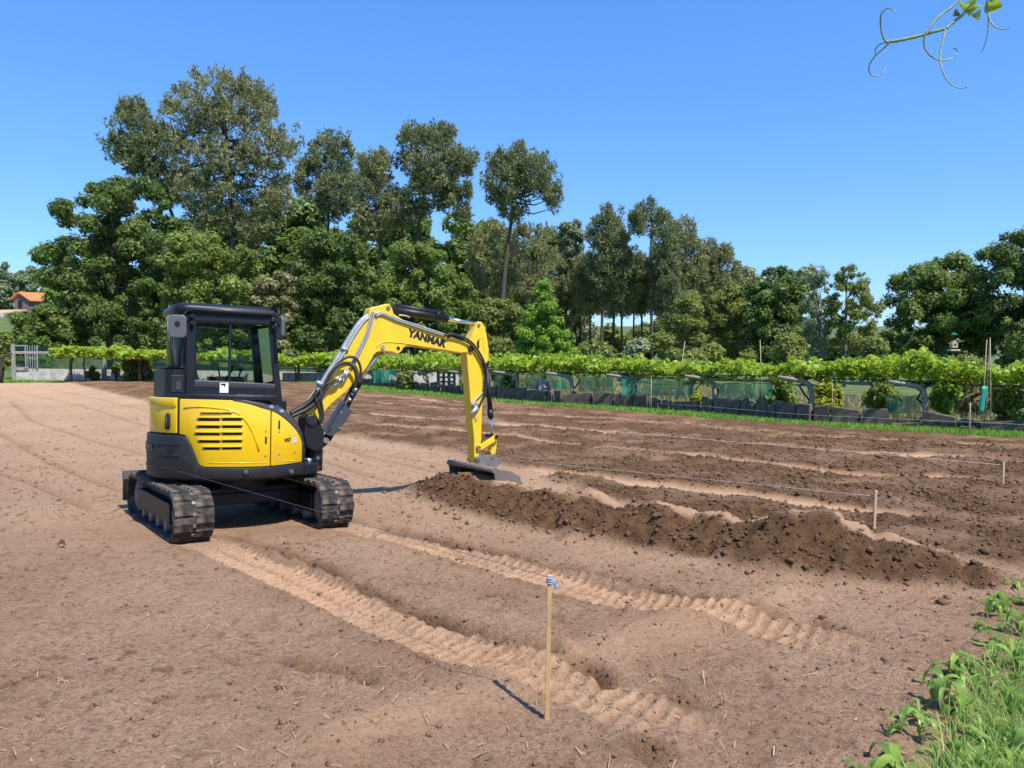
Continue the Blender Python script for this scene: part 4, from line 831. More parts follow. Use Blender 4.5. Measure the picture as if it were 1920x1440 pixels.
# ------------------------------------------------------------------ grass strip and rough grass
def blades(name,x,y,h,wd,mat_,seed,label,lean=.5,zf=None,tint=(0,1)):
    g=np.random.default_rng(seed); n=len(x); z=base(x,y)-.12 if zf is None else zf(x,y); a=g.uniform(0,6.28,n); c,s=np.cos(a),np.sin(a); ln=g.normal(0,lean,n)*h; la=g.uniform(0,6.28,n)
    B=np.stack([x,y,z],-1); sd=np.stack([c*wd,s*wd,0*c],-1); tip=np.stack([np.cos(la)*ln,np.sin(la)*ln,h*g.uniform(.75,1.05,n)],-1)
    V=np.stack([B-sd,B+sd,B+tip*.55+sd*.7-np.array([0,0,0]),B+tip],1)
    V=np.stack([B-sd,B+sd,B+tip*np.array([.45,.45,.62])+sd*.6,B+tip*np.array([.45,.45,.62])-sd*.6,B+tip],1)
    F4=np.stack([np.arange(n)*5+i for i in(0,1,2,3)],-1); 
    me=bpy.data.meshes.new(name); V=V.reshape(-1,3)
    T=np.concatenate([F4[:,[0,1,2]],F4[:,[0,2,3]],np.stack([np.arange(n)*5+3,np.arange(n)*5+2,np.arange(n)*5+4],-1)])
    ti=np.clip(tint[0]+(tint[1]-tint[0])*g.uniform(0,1,n),0,1)
    return add(name,mesh_np(name,V,T,[M[mat_]],False,{"tint":np.repeat(ti,5)}),kind='stuff',label=label)
def strip_pts(n,seed,inner=-.35,outer=.3,px0=-60,px1=2050):
    g=np.random.default_rng(seed); px=g.uniform(px0,px1,n); e=np.interp(px,EDGE[:,0],EDGE[:,1]); X=[];Y=[]
    ex=np.array([G(a,b) for a,b in EDGE]); X0=np.interp(px,EDGE[:,0],ex[:,0]); 
    gs=np.linspace(px0,px1,260); gp=np.array([G(a,np.interp(a,EDGE[:,0],EDGE[:,1])) for a in gs]); A=np.stack([np.interp(px,gs,gp[:,0]),np.interp(px,gs,gp[:,1])],-1)
    wq=np.array([wall_at(a) if a>560 else gp[i]+np.array([-.1,2.6])*(1 if a<480 else 1) for i,a in enumerate(gs)]); Bp=np.stack([np.interp(px,gs,wq[:,0]),np.interp(px,gs,wq[:,1])],-1)
    t=g.uniform(0,1,n)**1.1; return A+(Bp-A)*(t*1.0)[:,None],px,t
P,px,t=strip_pts(42000,11,px0=540); blades("grass",P[:,0],P[:,1],np.random.default_rng(1).uniform(.14,.30,len(P))*(1.1-.35*t),.014+.0005*P[:,1],'l_grass',12,"fresh green grass strip between the field and the granite wall",zf=lambda x,y:base(x,y)-.1)
P,px,t=strip_pts(9000,13,px0=-60,px1=560); blades("rough_grass",P[:,0],P[:,1]-.2+t*2,np.random.default_rng(2).uniform(.15,.4,len(P))*(.5+.8*t),.025,'l_grass',14,"rough grass at the foot of the whitewashed wall",zf=lambda x,y:base(x,y)-.1)
rg=np.random.default_rng(21)
px=rg.uniform(700,2000,16000); q=np.array([wall_at(a) for a in np.linspace(700,2000,200)]); qx=np.interp(px,np.linspace(700,2000,200),q[:,0]); qy=np.interp(px,np.linspace(700,2000,200),q[:,1]); dd=rg.uniform(.5,16,16000)
blades("garden_grass",qx+dd*.55,qy+dd*.85,rg.uniform(.1,.5,16000)*(.6+.8*vn(qx*.5,qy*.5,3)),.012+.0003*qy,'l_dry',22,"tall dry grass and weeds growing in the garden behind the wall",.7,zf=lambda x,y:base(x,y)-.12)
# ------------------------------------------------------------------ pergola with vines
CTOP=np.array([(540,668),(600,670),(690,673),(750,668),(900,668),(1000,672),(1100,672),(1200,675),(1250,688),(1290,682),(1350,675),(1400,684),(1440,690),(1480,681),(1560,684),(1600,675),(1680,668),(1720,655),(1760,667),(1830,689),(1880,684),(1960,676),(2150,680)],float)
CBOT=np.array([(540,684),(700,697),(900,696),(1000,698),(1200,704),(1300,706),(1450,706),(1600,713),(1700,715),(1800,723),(1960,728),(2150,738)],float)
posts=[(598,0),(690,0),(745,0),(802,0),(870,0),(962,0),(1066,0),(1180,0),(1330,0),(1512,0),(1735,0),(2010,0)]
names_near=["beside the wall's gap near the tall cane tripod","beside the yellow lemon bush"]
vin_lab=["grapevine trained over the pergola post nearest the grey end wall","grapevine behind the lower end of the boom","grapevine with a dark twisted trunk under the boom cylinder","grapevine in front of the pale garden wall","grapevine hidden partly by the dipper arm","grapevine beside the grey shirt on its stake","grapevine over the teal netting, next after the shirt stake","grapevine whose bare trunk hangs beside its bent post","grapevine over the post beside the yellowing bush","grapevine over the post next to the lemon bush","tall bushy grapevine with shoots rising above the others","grapevine with hanging shoots next to the teal cloth"]
post_lab=["squat concrete post nearest the grey end wall","slim concrete post behind the foot of the boom","concrete post under the boom beside a twisted vine trunk","concrete post in front of the pale garden wall","concrete post just behind the dipper arm","concrete post between the dipper arm and the grey shirt","bent concrete post next after the grey shirt stake","bent concrete post with a bare vine trunk hanging beside it","bent concrete post with its arm over the low granite slabs","bent concrete post rising behind the longest granite slabs","bent concrete post standing in the gap of the wall","bent concrete post beyond the teal cloth"]
for i,(px,_) in enumerate(posts):
    sA=np.interp(px,wpx,wl); q=wall_at(px)+wnorm(sA)*.35; gz=float(base(*q))-.1; D=q[1]
    ztop_=W(px,np.interp(px,CBOT[:,0],CBOT[:,1])+2,D)[2]; H_=ztop_-gz
    x0=q[0]; mb=MB(); ax=1.15
    path=[(0,0,-.1),(0,0,H_*.45),(-.02,0,H_*.7),(-.09,0,H_*.86),(-.28,0,H_*.95),(-.65,0,H_*1.0),(-ax,0,H_*1.05)]
    mb.tube(path,[.085,.08,.085,.095,.085,.07,.055],6); o=mb.build("pergola_post",M['post'],None,label=post_lab[i],cat="post",group="concrete posts of the vine pergola"); o.location=(q[0],q[1],gz)
    # vine
    vr=empty("grapevine",(q[0]+.15,q[1]+.2,gz),vin_lab[i],"grapevine","vines trained along the pergola"); gg=random.Random(40+i)
    mb=MB(); tx=gg.uniform(-.35,.1); tp=[(tx+.15*math.sin(j*1.7+i),.1*math.cos(j*2.1+i),H_*j/6) for j in range(7)]; tp[0]=(tx+.1,0,-.1); mb.tube(tp,[.05-.003*j for j in range(7)],6)
    for j in range(4): mb.tube([tp[-1],(tp[-1][0]+gg.uniform(-1,1),gg.uniform(-.2,.8),H_*1.02),(tp[-1][0]+gg.uniform(-2.5,2.5),gg.uniform(-.3,2),H_*1.05)],[.03,.022,.012],5)
    mb.build("trunk",M['vinewood'],vr)
    lo=(posts[i-1][0]+px)/2 if i else px-50; hi=(posts[i+1][0]+px)/2 if i<len(posts)-1 else px+130
    n=int(1300+950*(hi-lo)/120); rg=np.random.default_rng(60+i); pp=rg.uniform(lo,hi,n); sw_=np.interp(pp,wpx,wl); base_q=np.stack([np.interp(sw_,wl,wp[:,0]),np.interp(sw_,wl,wp[:,1])],-1)
    dep=rg.uniform(-.1,2.0,n); nn=wnorm(sA); Pq=base_q+nn[None]*dep[:,None]; wob=fbm(pp*.05,dep*1.2,4,5)
    tp_=np.interp(pp,CTOP[:,0],CTOP[:,1])+8+wob*14-12*sstep(.6,.85,vn(pp*.16,pp*0,4)); bt_=np.interp(pp,CBOT[:,0],CBOT[:,1])-8+wob*6; py=bt_-(bt_-tp_)*rg.uniform(0,1,n)**.75
    dr=rg.uniform(0,1,n)<.05; py=np.where(dr,bt_+rg.uniform(0,14,n),py)
    Z=np.array([W(a,b,c)[2] for a,b,c in zip(pp,py,base_q[:,1])]); P=np.stack([Pq[:,0],Pq[:,1],Z],-1)-np.array([q[0]+.15,q[1]+.2,gz])
    nv=rg.standard_normal((n,3))*.7+np.array([.15,-.3,.65]); nv/=np.linalg.norm(nv,axis=1)[:,None]; t=np.cross(nv,rg.standard_normal((n,3))); t/=np.linalg.norm(t,axis=1)[:,None]; b=np.cross(nv,t); s=rg.uniform(.05,.11,n)[:,None]*(.8+.012*D)
    V=np.stack([P-t*s,P-b*s*.8-t*s*.2,P+t*s+nv*s*-.2,P+b*s*.8-t*s*.2],1).reshape(-1,3)
    add("foliage",mesh_np("foliage",V,np.arange(4*n).reshape(-1,4),[M['l_vine']],False,{"tint":np.repeat(np.clip(rg.normal(.5,.25,n),0,1),4)}),vr)
# pergola wire rails
for dz,lab in((0,"long trellis rail under the vines along the field"),):
    mb=MB(); mb.tube([(wall_at(px)[0],wall_at(px)[1]+.3,W(px,np.interp(px,CBOT[:,0],CBOT[:,1])-1,wall_at(px)[1])[2]) for px in np.linspace(600,2050,24)],.022,5); mb.build("trellis_rail",M['vinewood'],None,label=lab,cat="rail")
# ------------------------------------------------------------------ whitewashed wall, fence and pergola at the far end
def FW(px,py,D): return W(px,py,D)
D0=56.0
wallf=empty("boundary_wall",(W(150,700,D0)[0],D0,float(base(W(150,700,D0)[0],D0))-.1),"stained whitewashed block wall at the far end of the field","wall"); oz=wallf.location.z; g=random.Random(8)
px=27; k=0
while px<700:
    wpx_=g.uniform(17,24); a=W(px,690,D0+k*.0)[0]; b=W(px+wpx_-.4,690,D0)[0]; zt_=W(px,691+ (px-27)*.012,D0)[2]; mb=MB(); mb.box(((a+b)/2,0,(zt_+oz-.2)/2-.0),(b-a,.18,zt_-oz+.2)); o=mb.build("wall_block",M['white_wall'],wallf,.01); 
    for v in o.data.vertices: pass
    o.location=(-wallf.location.x,g.uniform(-.015,.015),-oz+0); px+=wpx_; k+=1
def fpost(px,D,y0,y1,w,m,label,cat="post",group=None):
    a=W(px,y1,D); b=W(px,y0,D); mb=MB(); zb=float(base(a[0],D))-.15; h=b[2]-zb; mb.prism([(-w/2,-w/2),(w/2,-w/2),(w/2,w/2),(-w/2,w/2)],lambda p,z:(p[0]*(1-.15*z/max(h,.1)),p[1]*(1-.15*z/max(h,.1)),z),0,h); o=mb.build("fence_post",M[m],None,.015,label=label,cat=cat,group=group); o.location=(a[0],D,zb); return o
fpost(26,D0-.3,645,703,.22,'concrete',"stout pale concrete gate post at the wall's end"); fpost(197,D0-.4,667,708,.2,'concrete',"pale concrete fence post standing in the whitewashed wall")
nf=MB(); A=W(28,650,D0+.1); B=W(700,650,D0+.1); nf.add([(A[0],D0+.12,W(28,692,D0)[2]),(B[0],D0+.12,W(700,700,D0)[2]),(B[0],D0+.12,W(700,668,D0)[2]),(A[0],D0+.12,W(28,648,D0)[2])],[(0,1,2,3)]); nf.build("shade_net",M['net_dark'],None,label="dark green shade net stretched above the whitewashed wall",cat="netting")
# metal gate
gt=empty("metal_gate",(W(42,703,D0-.2)[0],D0-.2,W(42,690,D0)[2]),"small pale metal gate of upright bars beside the gate post","gate"); gz=gt.location.z
for px in(31,53): mb=MB(); mb.box((W(px,0,D0)[0]-gt.location.x,0,(W(px,647,D0)[2]-gz)/2),(.07,.06,W(px,647,D0)[2]-gz)); mb.build("gate_stile",M['galv'],gt)
for py in(648,662,689): mb=MB(); mb.box((0,0,W(42,py,D0)[2]-gz),(.95,.05,.08)); mb.build("gate_rail",M['galv'],gt)
for px in(35,39.5,44,48.5): mb=MB(); mb.box((W(px,0,D0)[0]-gt.location.x,0,(W(px,648,D0)[2]-gz)/2),(.035,.03,W(px,648,D0)[2]-gz)); mb.build("gate_bar",M['galv'],gt)
# pergola at the far end: beam, bent posts, vines
Dp=53.0
a=W(22,661,Dp); b=W(190,661,Dp); mb=MB(); mb.box(((a[0]+b[0])/2,Dp,a[2]),(b[0]-a[0],.14,.17)); mb.build("pergola_beam",M['concrete'],None,.01,label="long pale concrete beam carried by the dark bent post",cat="beam")
for px,dirn,lab in((133,1,"dark bent post under the pale concrete beam"),(2,1,"dark bent post beside the gate post"),(262,1,"dark post under the leafy end of the far pergola"),(560,-1,"dark post behind the cab under the far vines")):
    q=W(px,708,Dp); gz=float(base(q[0],Dp))-.12; H_=W(px,664,Dp)[2]-gz; mb=MB(); mb.tube([(0,0,-.1),(0,0,H_*.6),(.06*dirn,0,H_*.8),(.3*dirn,0,H_*.95),(.8*dirn,0,H_)],[.12,.1,.1,.09,.07],6); o=mb.build("bent_post",M['vinewood'],None,label=lab,cat="post",group="posts of the far pergola"); o.location=(q[0],Dp,gz)
for px0,px1,y0,y1,lab in((100,205,652,668,"grapevine with raised shoots over the pale beam"),(205,330,654,672,"grapevine between the fence post and the cab"),(330,480,656,674,"grapevine seen through the cab windows"),(480,620,664,684,"grapevine between the cab and the boom")):
    q=W((px0+px1)/2,708,Dp); gz=float(base(q[0],Dp))-.12; vr=empty("grapevine",(q[0],Dp+.4,gz),lab,"grapevine","vines on the far pergola"); n=2300; rg=np.random.default_rng(px0); pp=rg.uniform(px0,px1,n); wob=fbm(pp*.06,pp*0,3,9)
    py=y1-(y1-y0)*rg.uniform(0,1,n)**.8*(.75+.7*wob); dep=rg.uniform(-.6,2,n); P=np.array([W(a,b_,Dp) for a,b_ in zip(pp,py)]); P[:,1]+=dep; P-=np.array([q[0],Dp+.4,gz])
    nv=rg.standard_normal((n,3))*.7+np.array([.15,-.3,.65]); nv/=np.linalg.norm(nv,axis=1)[:,None]; t=np.cross(nv,rg.standard_normal((n,3))); t/=np.linalg.norm(t,axis=1)[:,None]; b=np.cross(nv,t); s=rg.uniform(.12,.24,n)[:,None]
    V=np.stack([P-t*s,P-b*s*.8,P+t*s,P+b*s*.8],1).reshape(-1,3); add("foliage",mesh_np("foliage",V,np.arange(4*n).reshape(-1,4),[M['l_vine']],False,{"tint":np.repeat(np.clip(rg.normal(.55,.25,n),0,1),4)}),vr)
    mb=MB(); mb.tube([(0,0,-.1),(.1,0,.7),(-.05,0,1.3),(.05,0,W(0,y1,Dp)[2]-gz)],[.07,.06,.055,.04],6); mb.build("trunk",M['vinewood'],vr)
def bush(name,label,px,py0,py1,wpx,dep,m,n=2200,leaf=.12,seed=1,cat="bush",group=None,nc=14,k=.5,top=1.0):
    q=W(px,py1,dep); gz=float(land(np.array(q[0]),np.array(dep))); root=empty(name,(q[0],dep,gz),label,cat,group); g=random.Random(seed); H_=W(px,py0,dep)[2]-gz; hw=wpx*dep/FPX/2; z_lo=max(W(px,py1,dep)[2]-gz,.1)
    C=[];r=[]
    for i in range(nc):
        a=g.uniform(0,6.28); rr=hw*math.sqrt(g.uniform(0,1))*.75; f=g.uniform(0,1); z=z_lo+(H_-z_lo)*f*.92; sh=1-.55*f*(2-top); C.append((rr*math.cos(a)*sh,rr*math.sin(a)*sh,z)); r.append(max(.12,hw*.42*g.uniform(.7,1.2)))
    leaves("foliage",C,r,n,leaf,seed+1,m,parent=root)
    mb=MB()
    for i in range(min(5,nc)): mb.tube([(0,0,-.1),(C[i][0]*.4,C[i][1]*.4,C[i][2]*.5),C[i]],[.045,.03,.01],5)
    mb.build("stem",M['vinewood'],root); return root
bush("laurel_bush","glossy bright green bush behind the wall beside the gate",75,668,697,44,D0+1.2,'l_bright',1500,.2,5)
bush("climbing_plant","bright climbing plant on the shade net behind the cab corner",217,680,700,16,D0-.3,'l_bright',350,.16,6,nc=5)
bush("dark_shrub","dark shrub growing against the whitewashed wall beside the cab",262,664,708,70,D0-.8,'l_oak',1500,.2,7)
bush("low_shrub","small dark shrub in front of the stained wall",172,690,709,30,D0-.9,'l_oak',600,.16,8,nc=8)
# ------------------------------------------------------------------ trees
B_='broad'; P_='pine'
tree("oak_tree","big dark broadleaf tree at the edge beside the far house",[(85,470),(92,410),(130,365),(165,338),(200,352),(225,332),(270,335),(310,350),(330,400),(332,480),(325,560),(320,650),(250,668),(150,665),(90,655),(60,630),(90,590),(95,540)],66,[(205,640),(208,560),(212,480),(215,420)],B_,110,1.15,20000,.25,'l_oakd',seed=11,r0=.35)
tree("shrubby_oak","lower broadleaf tree spreading below the orange roof",[(25,640),(40,600),(62,575),(92,565),(130,580),(150,620),(150,662),(60,668),(25,662)],63,[(95,655),(96,620)],B_,40,.8,7500,.22,'l_oak',seed=12,r0=.15)
tree("pine_tree","tallest broad-crowned pine with bare lower limbs above the cab",[(302,190),(318,158),(338,146),(360,160),(382,150),(410,158),(440,160),(472,152),(500,164),(516,190),(517,225),(512,250),(535,255),(556,238),(563,262),(548,300),(545,360),(548,400),(520,420),(500,470),(470,478),(455,440),(420,430),(400,470),(360,430),(340,400),(330,345),(310,300),(322,250),(312,225)],78,[(440,640),(438,520),(436,420),(434,340),(428,280),(420,220)],P_,175,1.3,32000,.29,'l_pine2',seed=21,r0=.42,nl=26,jit=.4)
tree("pine_tree","pine with a rounded crown standing out beside the tallest one",[(204,275),(222,225),(235,195),(250,189),(268,205),(282,222),(300,232),(312,250),(318,310),(335,350),(330,390),(290,385),(265,340),(225,320),(205,300)],80,[(345,640),(340,500),(330,420),(310,370),(280,320),(262,270)],P_,85,1.1,15000,.28,'l_pine',seed=22,r0=.28,nl=14)
tree("chestnut_tree","yellow-green broadleaf tree rising behind the cab roof",[(300,480),(330,430),(360,420),(395,435),(430,450),(470,470),(500,500),(505,580),(500,650),(320,655),(300,600)],61,[(400,640),(402,560),(400,500)],B_,75,.95,13500,.22,'l_oak2',seed=13,r0=.25)
tree("flowering_chestnut","chestnut with cream blossom between two greener trees",[(478,540),(500,515),(530,508),(558,520),(562,560),(555,620),(540,655),(490,655),(478,600)],60,[(520,645),(522,600),(524,560)],B_,34,.7,5500,.2,'l_cream',seed=14,r0=.14)
tree("dense_oak","dense rounded oak behind the lower boom",[(548,470),(575,430),(610,418),(640,430),(675,455),(695,500),(700,570),(690,650),(560,660),(545,600),(552,530)],62,[(620,640),(622,570),(622,500)],B_,75,.95,14000,.22,'l_oakd',seed=15,r0=.26)
tree("pine_tree","blue-green pine between the tallest pine and the slender ones",[(556,310),(575,285),(600,262),(618,252),(640,262),(662,282),(668,320),(680,360),(660,400),(640,420),(600,410),(570,380),(552,350)],84,[(612,640),(614,480),(616,400),(620,320)],P_,60,1.15,12500,.28,'l_pine',seed=23,r0=.28)
tree("pine_tree","slender leaning pine with a sparse brownish crown",[(668,340),(676,300),(692,280),(706,266),(714,290),(735,300),(748,330),(760,390),(750,430),(720,450),(690,460),(665,440),(660,390)],72,[(701,640),(706,560),(713,470),(716,410),(710,350),(704,300)],P_,48,1.0,9500,.28,'l_pine2',seed=24,r0=.27,nl=12)
tree("pine_tree","tall pine with a dense dark head over the boom lettering",[(738,300),(745,262),(765,240),(790,250),(812,236),(835,250),(850,250),(848,280),(870,290),(890,285),(894,310),(878,345),(890,380),(895,420),(860,420),(840,390),(810,400),(770,440),(735,420),(740,380),(748,340)],72,[(774,640),(775,560),(779,480),(788,400),(800,340),(808,280)],P_,85,1.05,16500,.28,'l_pine',seed=25,r0=.3,nl=18)
tree("oak_tree","dark oak with yellowish tufts behind the boom",[(705,520),(730,470),(770,455),(810,462),(850,480),(880,520),(900,560),(900,650),(720,660),(700,600)],66,[(800,640),(802,560),(804,520)],B_,80,.95,14000,.22,'l_oak',seed=16,r0=.25,tint=(.1,1))
tree("pine_tree","lone open-crowned pine standing clear against the sky",[(905,345),(915,300),(935,292),(955,275),(975,275),(992,290),(1020,300),(1035,320),(1050,350),(1052,385),(1035,400),(1010,380),(985,400),(965,425),(930,400),(912,390)],72,[(938,640),(942,560),(948,490),(958,420),(966,360),(970,310)],P_,58,.95,10500,.28,'l_pine',seed=26,r0=.3,nl=20)
tree("pine_tree","low straggling pine growth below the lone pine",[(880,440),(905,410),(935,420),(970,430),(1010,420),(1040,440),(1050,500),(1030,560),(985,600),(930,600),(890,560),(870,500)],80,[(1000,640),(1000,560),(995,480)],P_,60,1.05,12000,.27,'l_pine2',seed=27,r0=.2)
tree("young_tree","bright fresh-green conical young tree rising beyond the dipper arm",[(1006,530),(1018,494),(1030,525),(1044,565),(1060,605),(1082,640),(1090,684),(955,684),(968,640),(982,590),(995,555)],50,[(1022,670),(1021,600),(1019,530)],B_,75,.5,9000,.14,'l_bright',seed=17,r0=.1,jit=.5)
tree("leafy_oak","grey-green oak behind the dipper arm",[(880,590),(910,560),(950,560),(985,580),(990,640),(975,682),(890,682),(870,640)],57,[(925,670),(928,620),(930,590)],B_,45,.8,7500,.19,'l_willow',seed=18,r0=.18)
# pine grove with bare trunks
gr1=tree("pine_tree","grove pine with a tufted pointed head",[(1092,470),(1100,430),(1118,402),(1138,388),(1155,400),(1168,430),(1182,455),(1190,490),(1170,540),(1130,560),(1100,530)],88,[(1128,640),(1130,560),(1134,480),(1138,420)],P_,60,1.1,11500,.28,'l_pine',seed=31,r0=.22,group="pines of the bare-trunked grove")
gr2=tree("pine_tree","forked grove pine with two bare stems and a flat dark head",[(1178,425),(1192,394),(1208,382),(1228,382),(1245,398),(1262,410),(1268,445),(1280,500),(1270,570),(1222,570),(1212,520),(1216,470),(1212,446),(1200,450),(1182,440)],86,[(1222,640),(1221,560),(1220,500),(1221,440),(1222,410)],P_,52,.95,10000,.27,'l_pine',seed=32,r0=.2,group="pines of the bare-trunked grove",nl=10)
gr3=tree("pine_tree","broad grove pine with a rounded olive head",[(1240,440),(1260,415),(1290,412),(1310,440),(1320,470),(1330,520),(1300,560),(1250,560),(1235,500)],90,[(1275,640),(1276,560),(1278,480)],P_,60,1.1,11000,.28,'l_pine2',seed=33,r0=.22,group="pines of the bare-trunked grove")
gr4=tree("pine_tree","domed pine at the outer end of the grove",[(1308,500),(1318,465),(1340,450),(1362,460),(1380,490),(1386,520),(1390,560),(1320,570),(1305,540)],92,[(1342,640),(1343,560),(1344,500)],P_,46,1.1,9500,.28,'l_pine2',seed=34,r0=.22,group="pines of the bare-trunked grove")
tree("eucalyptus_tree","pale thin-crowned eucalyptus behind the lone pine",[(1042,440),(1055,415),(1075,408),(1092,420),(1095,450),(1085,490),(1060,500),(1045,480)],96,[(1072,640),(1071,540),(1070,450)],B_,22,.9,3200,.22,'l_grey',bark='bark_g',seed=35,r0=.2,shell=.2)
gi_=0
grove_lab={0:"slim straight grove pine among the bare trunks",1:"thin forked pine deep in the grove",2:"stocky olive pine deep in the grove"}
for px,D,pr,sc,rz in((1062,96,0,(.85,.85),1.1),(1088,104,2,(.9,.8),2.3),(1106,92,2,(.8,.78),.6),(1150,98,1,(1,.85),1.9),(1166,90,0,(.8,.72),3.9),(1188,103,2,(.9,.85),5.1),(1204,94,0,(.8,.75),2.8),(1238,100,2,(.9,.84),.2),(1256,88,1,(.9,.7),4.2),(1298,98,0,(.9,.75),5.6),(1322,104,2,(.9,.7),1.6),(1034,100,1,(1,.8),3.1),(1012,94,2,(.8,.7),.9)):
    q=W(px,640,D); copy_tree((gr1,gr2,gr3)[pr],(q[0],D,float(land(np.array(q[0]),np.array(D)))),rz,sc,grove_lab[pr],"trees standing inside the pine grove")
tree("willow_shrub","broad olive-green willow thicket in front of the grove",[(1232,620),(1245,570),(1275,555),(1310,540),(1350,545),(1380,520),(1405,540),(1412,600),(1410,680),(1240,682)],62,[(1320,670),(1322,620),(1325,590)],B_,75,.8,13000,.17,'l_willow',seed=41,r0=.18,depth_k=.4)
tree("evergreen_oak","dark round evergreen oak beside the sparse birch",[(1395,560),(1415,520),(1440,502),(1475,500),(1500,520),(1510,570),(1512,640),(1500,682),(1400,684),(1390,620)],58,[(1455,670),(1456,600),(1458,550)],B_,70,.85,12500,.19,'l_oakd',seed=42,r0=.25)
tree("birch_tree","sparse half-bare birch with a pale stem",[(1502,530),(1515,500),(1530,485),(1545,505),(1555,540),(1560,620),(1550,680),(1510,680),(1500,600)],52,[(1540,680),(1536,620),(1531,560),(1528,500)],B_,26,.55,2000,.12,'l_grey',bark='bark_g',seed=43,r0=.11,nl=22,shell=.1)
tree("alder_tree","open airy alder that lets the sky through",[(1545,560),(1562,520),(1585,495),(1612,498),(1630,530),(1648,560),(1655,590),(1640,640),(1600,670),(1560,650),(1548,600)],50,[(1584,684),(1586,620),(1587,560),(1588,520)],B_,40,.5,5200,.13,'l_willow',bark='bark_g',seed=44,r0=.13,nl=26,shell=.15)
tree("oak_tree","wide oak with a dark underside behind the bird house",[(1668,560),(1685,520),(1720,495),(1760,480),(1800,478),(1830,495),(1850,530),(1860,600),(1850,680),(1690,684),(1668,640)],52,[(1770,680),(1772,610),(1775,560)],B_,95,.85,16500,.18,'l_oak',seed=45,r0=.28)
tree("oak_tree","tallest oak on the garden's far side, beyond the cane tripod",[(1838,520),(1842,470),(1870,450),(1900,435),(1940,415),(1990,420),(2030,470),(2050,560),(2040,680),(1850,684),(1840,600)],48,[(1930,680),(1932,600),(1935,530)],B_,95,.85,16500,.17,'l_oakd',seed=46,r0=.3)
# distant wood closing the gaps
def wood(name,label,cols,dep,m,seed,size=.42,rm=1.9,per=190,kind=B_):
    g=random.Random(seed); C=[];r=[]
    for px0,px1,yt in cols:
        wid=(px1-px0)*dep/FPX; n=max(3,int(wid*(668-yt)*dep/FPX/2.2))
        for _ in range(n):
            y=yt+8+(660-yt)*g.random(); p=W(g.uniform(px0,px1),y,dep); C.append((p[0],dep+g.uniform(-4,4),p[2])); r.append(rm*g.uniform(.6,1.15))
    return leaves(name,C,r,len(C)*per,size,seed,m,kind='stuff',label=label,tint=(0,.8))
wood("woodland","shadowy woodland closing the view behind the nearer trees",[(90,140,470),(140,330,440),(330,560,400),(520,600,385),(560,700,420),(690,880,410),(860,930,420),(930,1060,450)],104,'l_oak',51)
wood("far_pines","dark pine wood behind the grove and the thicket",[(1010,1060,540),(1060,1100,575),(1230,1330,560),(1330,1420,520),(1380,1520,505)],125,'l_pine',52,.42,1.7,150)
wood("far_scrub","hazy low scrub far behind the grove and the birch",[(1000,1400,618),(1000,1400,612),(1480,1720,628),(1480,1720,628),(1640,1690,618)],140,'l_willow',53,.45,1.6,160)
wood("undergrowth","brambles and undergrowth at the foot of the grove",[(960,1240,628),(860,1000,640),(1060,1240,640),(1230,1420,650)],56,'l_willow',54,.16,.75,420)
# far hillside on the outer edge: trees, house, meadow
for i,(px,yt,yb,wd,lab) in enumerate(((12,490,580,34,"misty round-headed tree on the hillside behind the house"),(40,505,575,22,"thin hillside tree next to the misty round-headed one"),(58,498,560,26,"hillside tree with a flat top above the orange roof"),(82,540,600,30,"dark tree closing the hillside beside the oak"),(-14,512,600,34,"hillside tree over the lower roof"))):
    tree("hillside_tree",lab,[(px-wd/2,(yt+yb)/2),(px-wd/3,yt+10),(px,yt),(px+wd/3,yt+8),(px+wd/2,(yt+yb)/2),(px+wd/3,yb),(px-wd/3,yb)],170,[(px,yb+12),(px,yb-10),(px,(yt+yb)/2)],B_,26,1.5,3000,.5,'l_grey' if i<3 else 'l_oak',bark='bark_g',seed=60+i,r0=.25,group="trees on the far hillside",nl=8,shell=.3)
wood("hillside_scrub","hazy scrub covering the far hillside behind the house",[(-40,95,572)],180,'l_willow',55,.6,2.2,150)
DH=130.0
def hx(px): return W(px,0,DH)[0]
def hz(py): return W(0,py,DH)[2]
hs=empty("stone_house",((hx(10)+hx(85))/2,DH+4,hz(610)),"dark stone house with an orange tiled roof among trees","house"); ox,oy,oz=hs.location
def hp(px,py,dy): return (hx(px)-ox,DH+dy-oy,hz(py)-oz)
mb=MB(); mb.add([hp(8,612,0),hp(37,612,0),hp(37,561,0),hp(20,549,0),hp(8,558,0)]+[hp(40,612,9),hp(64,612,9)],[(0,1,2,3,4)]); 
a,b,c,d,e=[hp(*p,0) for p in((8,612),(37,612),(37,562),(20,550),(8,559))]; sh=np.array([hx(92)-hx(37),6.5,0])
gw=MB(); gw.add([a,b,c,d,e]+[tuple(np.array(q)+sh) for q in(a,b,c,d,e)],[(0,1,2,3,4),(9,8,7,6,5),(0,5,6,1),(1,6,7,2),(4,9,5,0),(2,7,8,3),(3,8,9,4)]); gw.build("wall",M['stonehouse'],hs)
rf=MB(); u=np.array([0,0,.22]); o_=np.array([-.35,-.4,0]); q0,q1,q2=[np.array(v) for v in(e,d,c)]; ext=np.array([.4,0,-.28])
def slab(p,q,s): 
    P=[p,q,q+s,p+s]; return [tuple(v) for v in P]+[tuple(v+u) for v in P]
for p,q in((q1,q2+ext),(q1,q0-np.array([.4,0,.28]))): rf.add(slab(p+np.array([0,-.4,.03]),q+np.array([0,-.4,.03]),sh+np.array([.3,.5,0])),[(0,1,2,3),(4,5,6,7),(0,1,5,4),(1,2,6,5),(2,3,7,6),(3,0,4,7)])
ro=rf.build("roof",M['roof'],hs); 
mb=MB(); q=hp(20.5,570,-.06); mb.box(q,(.62,.1,1.25)); mb.build("window",M['slot'],hs)
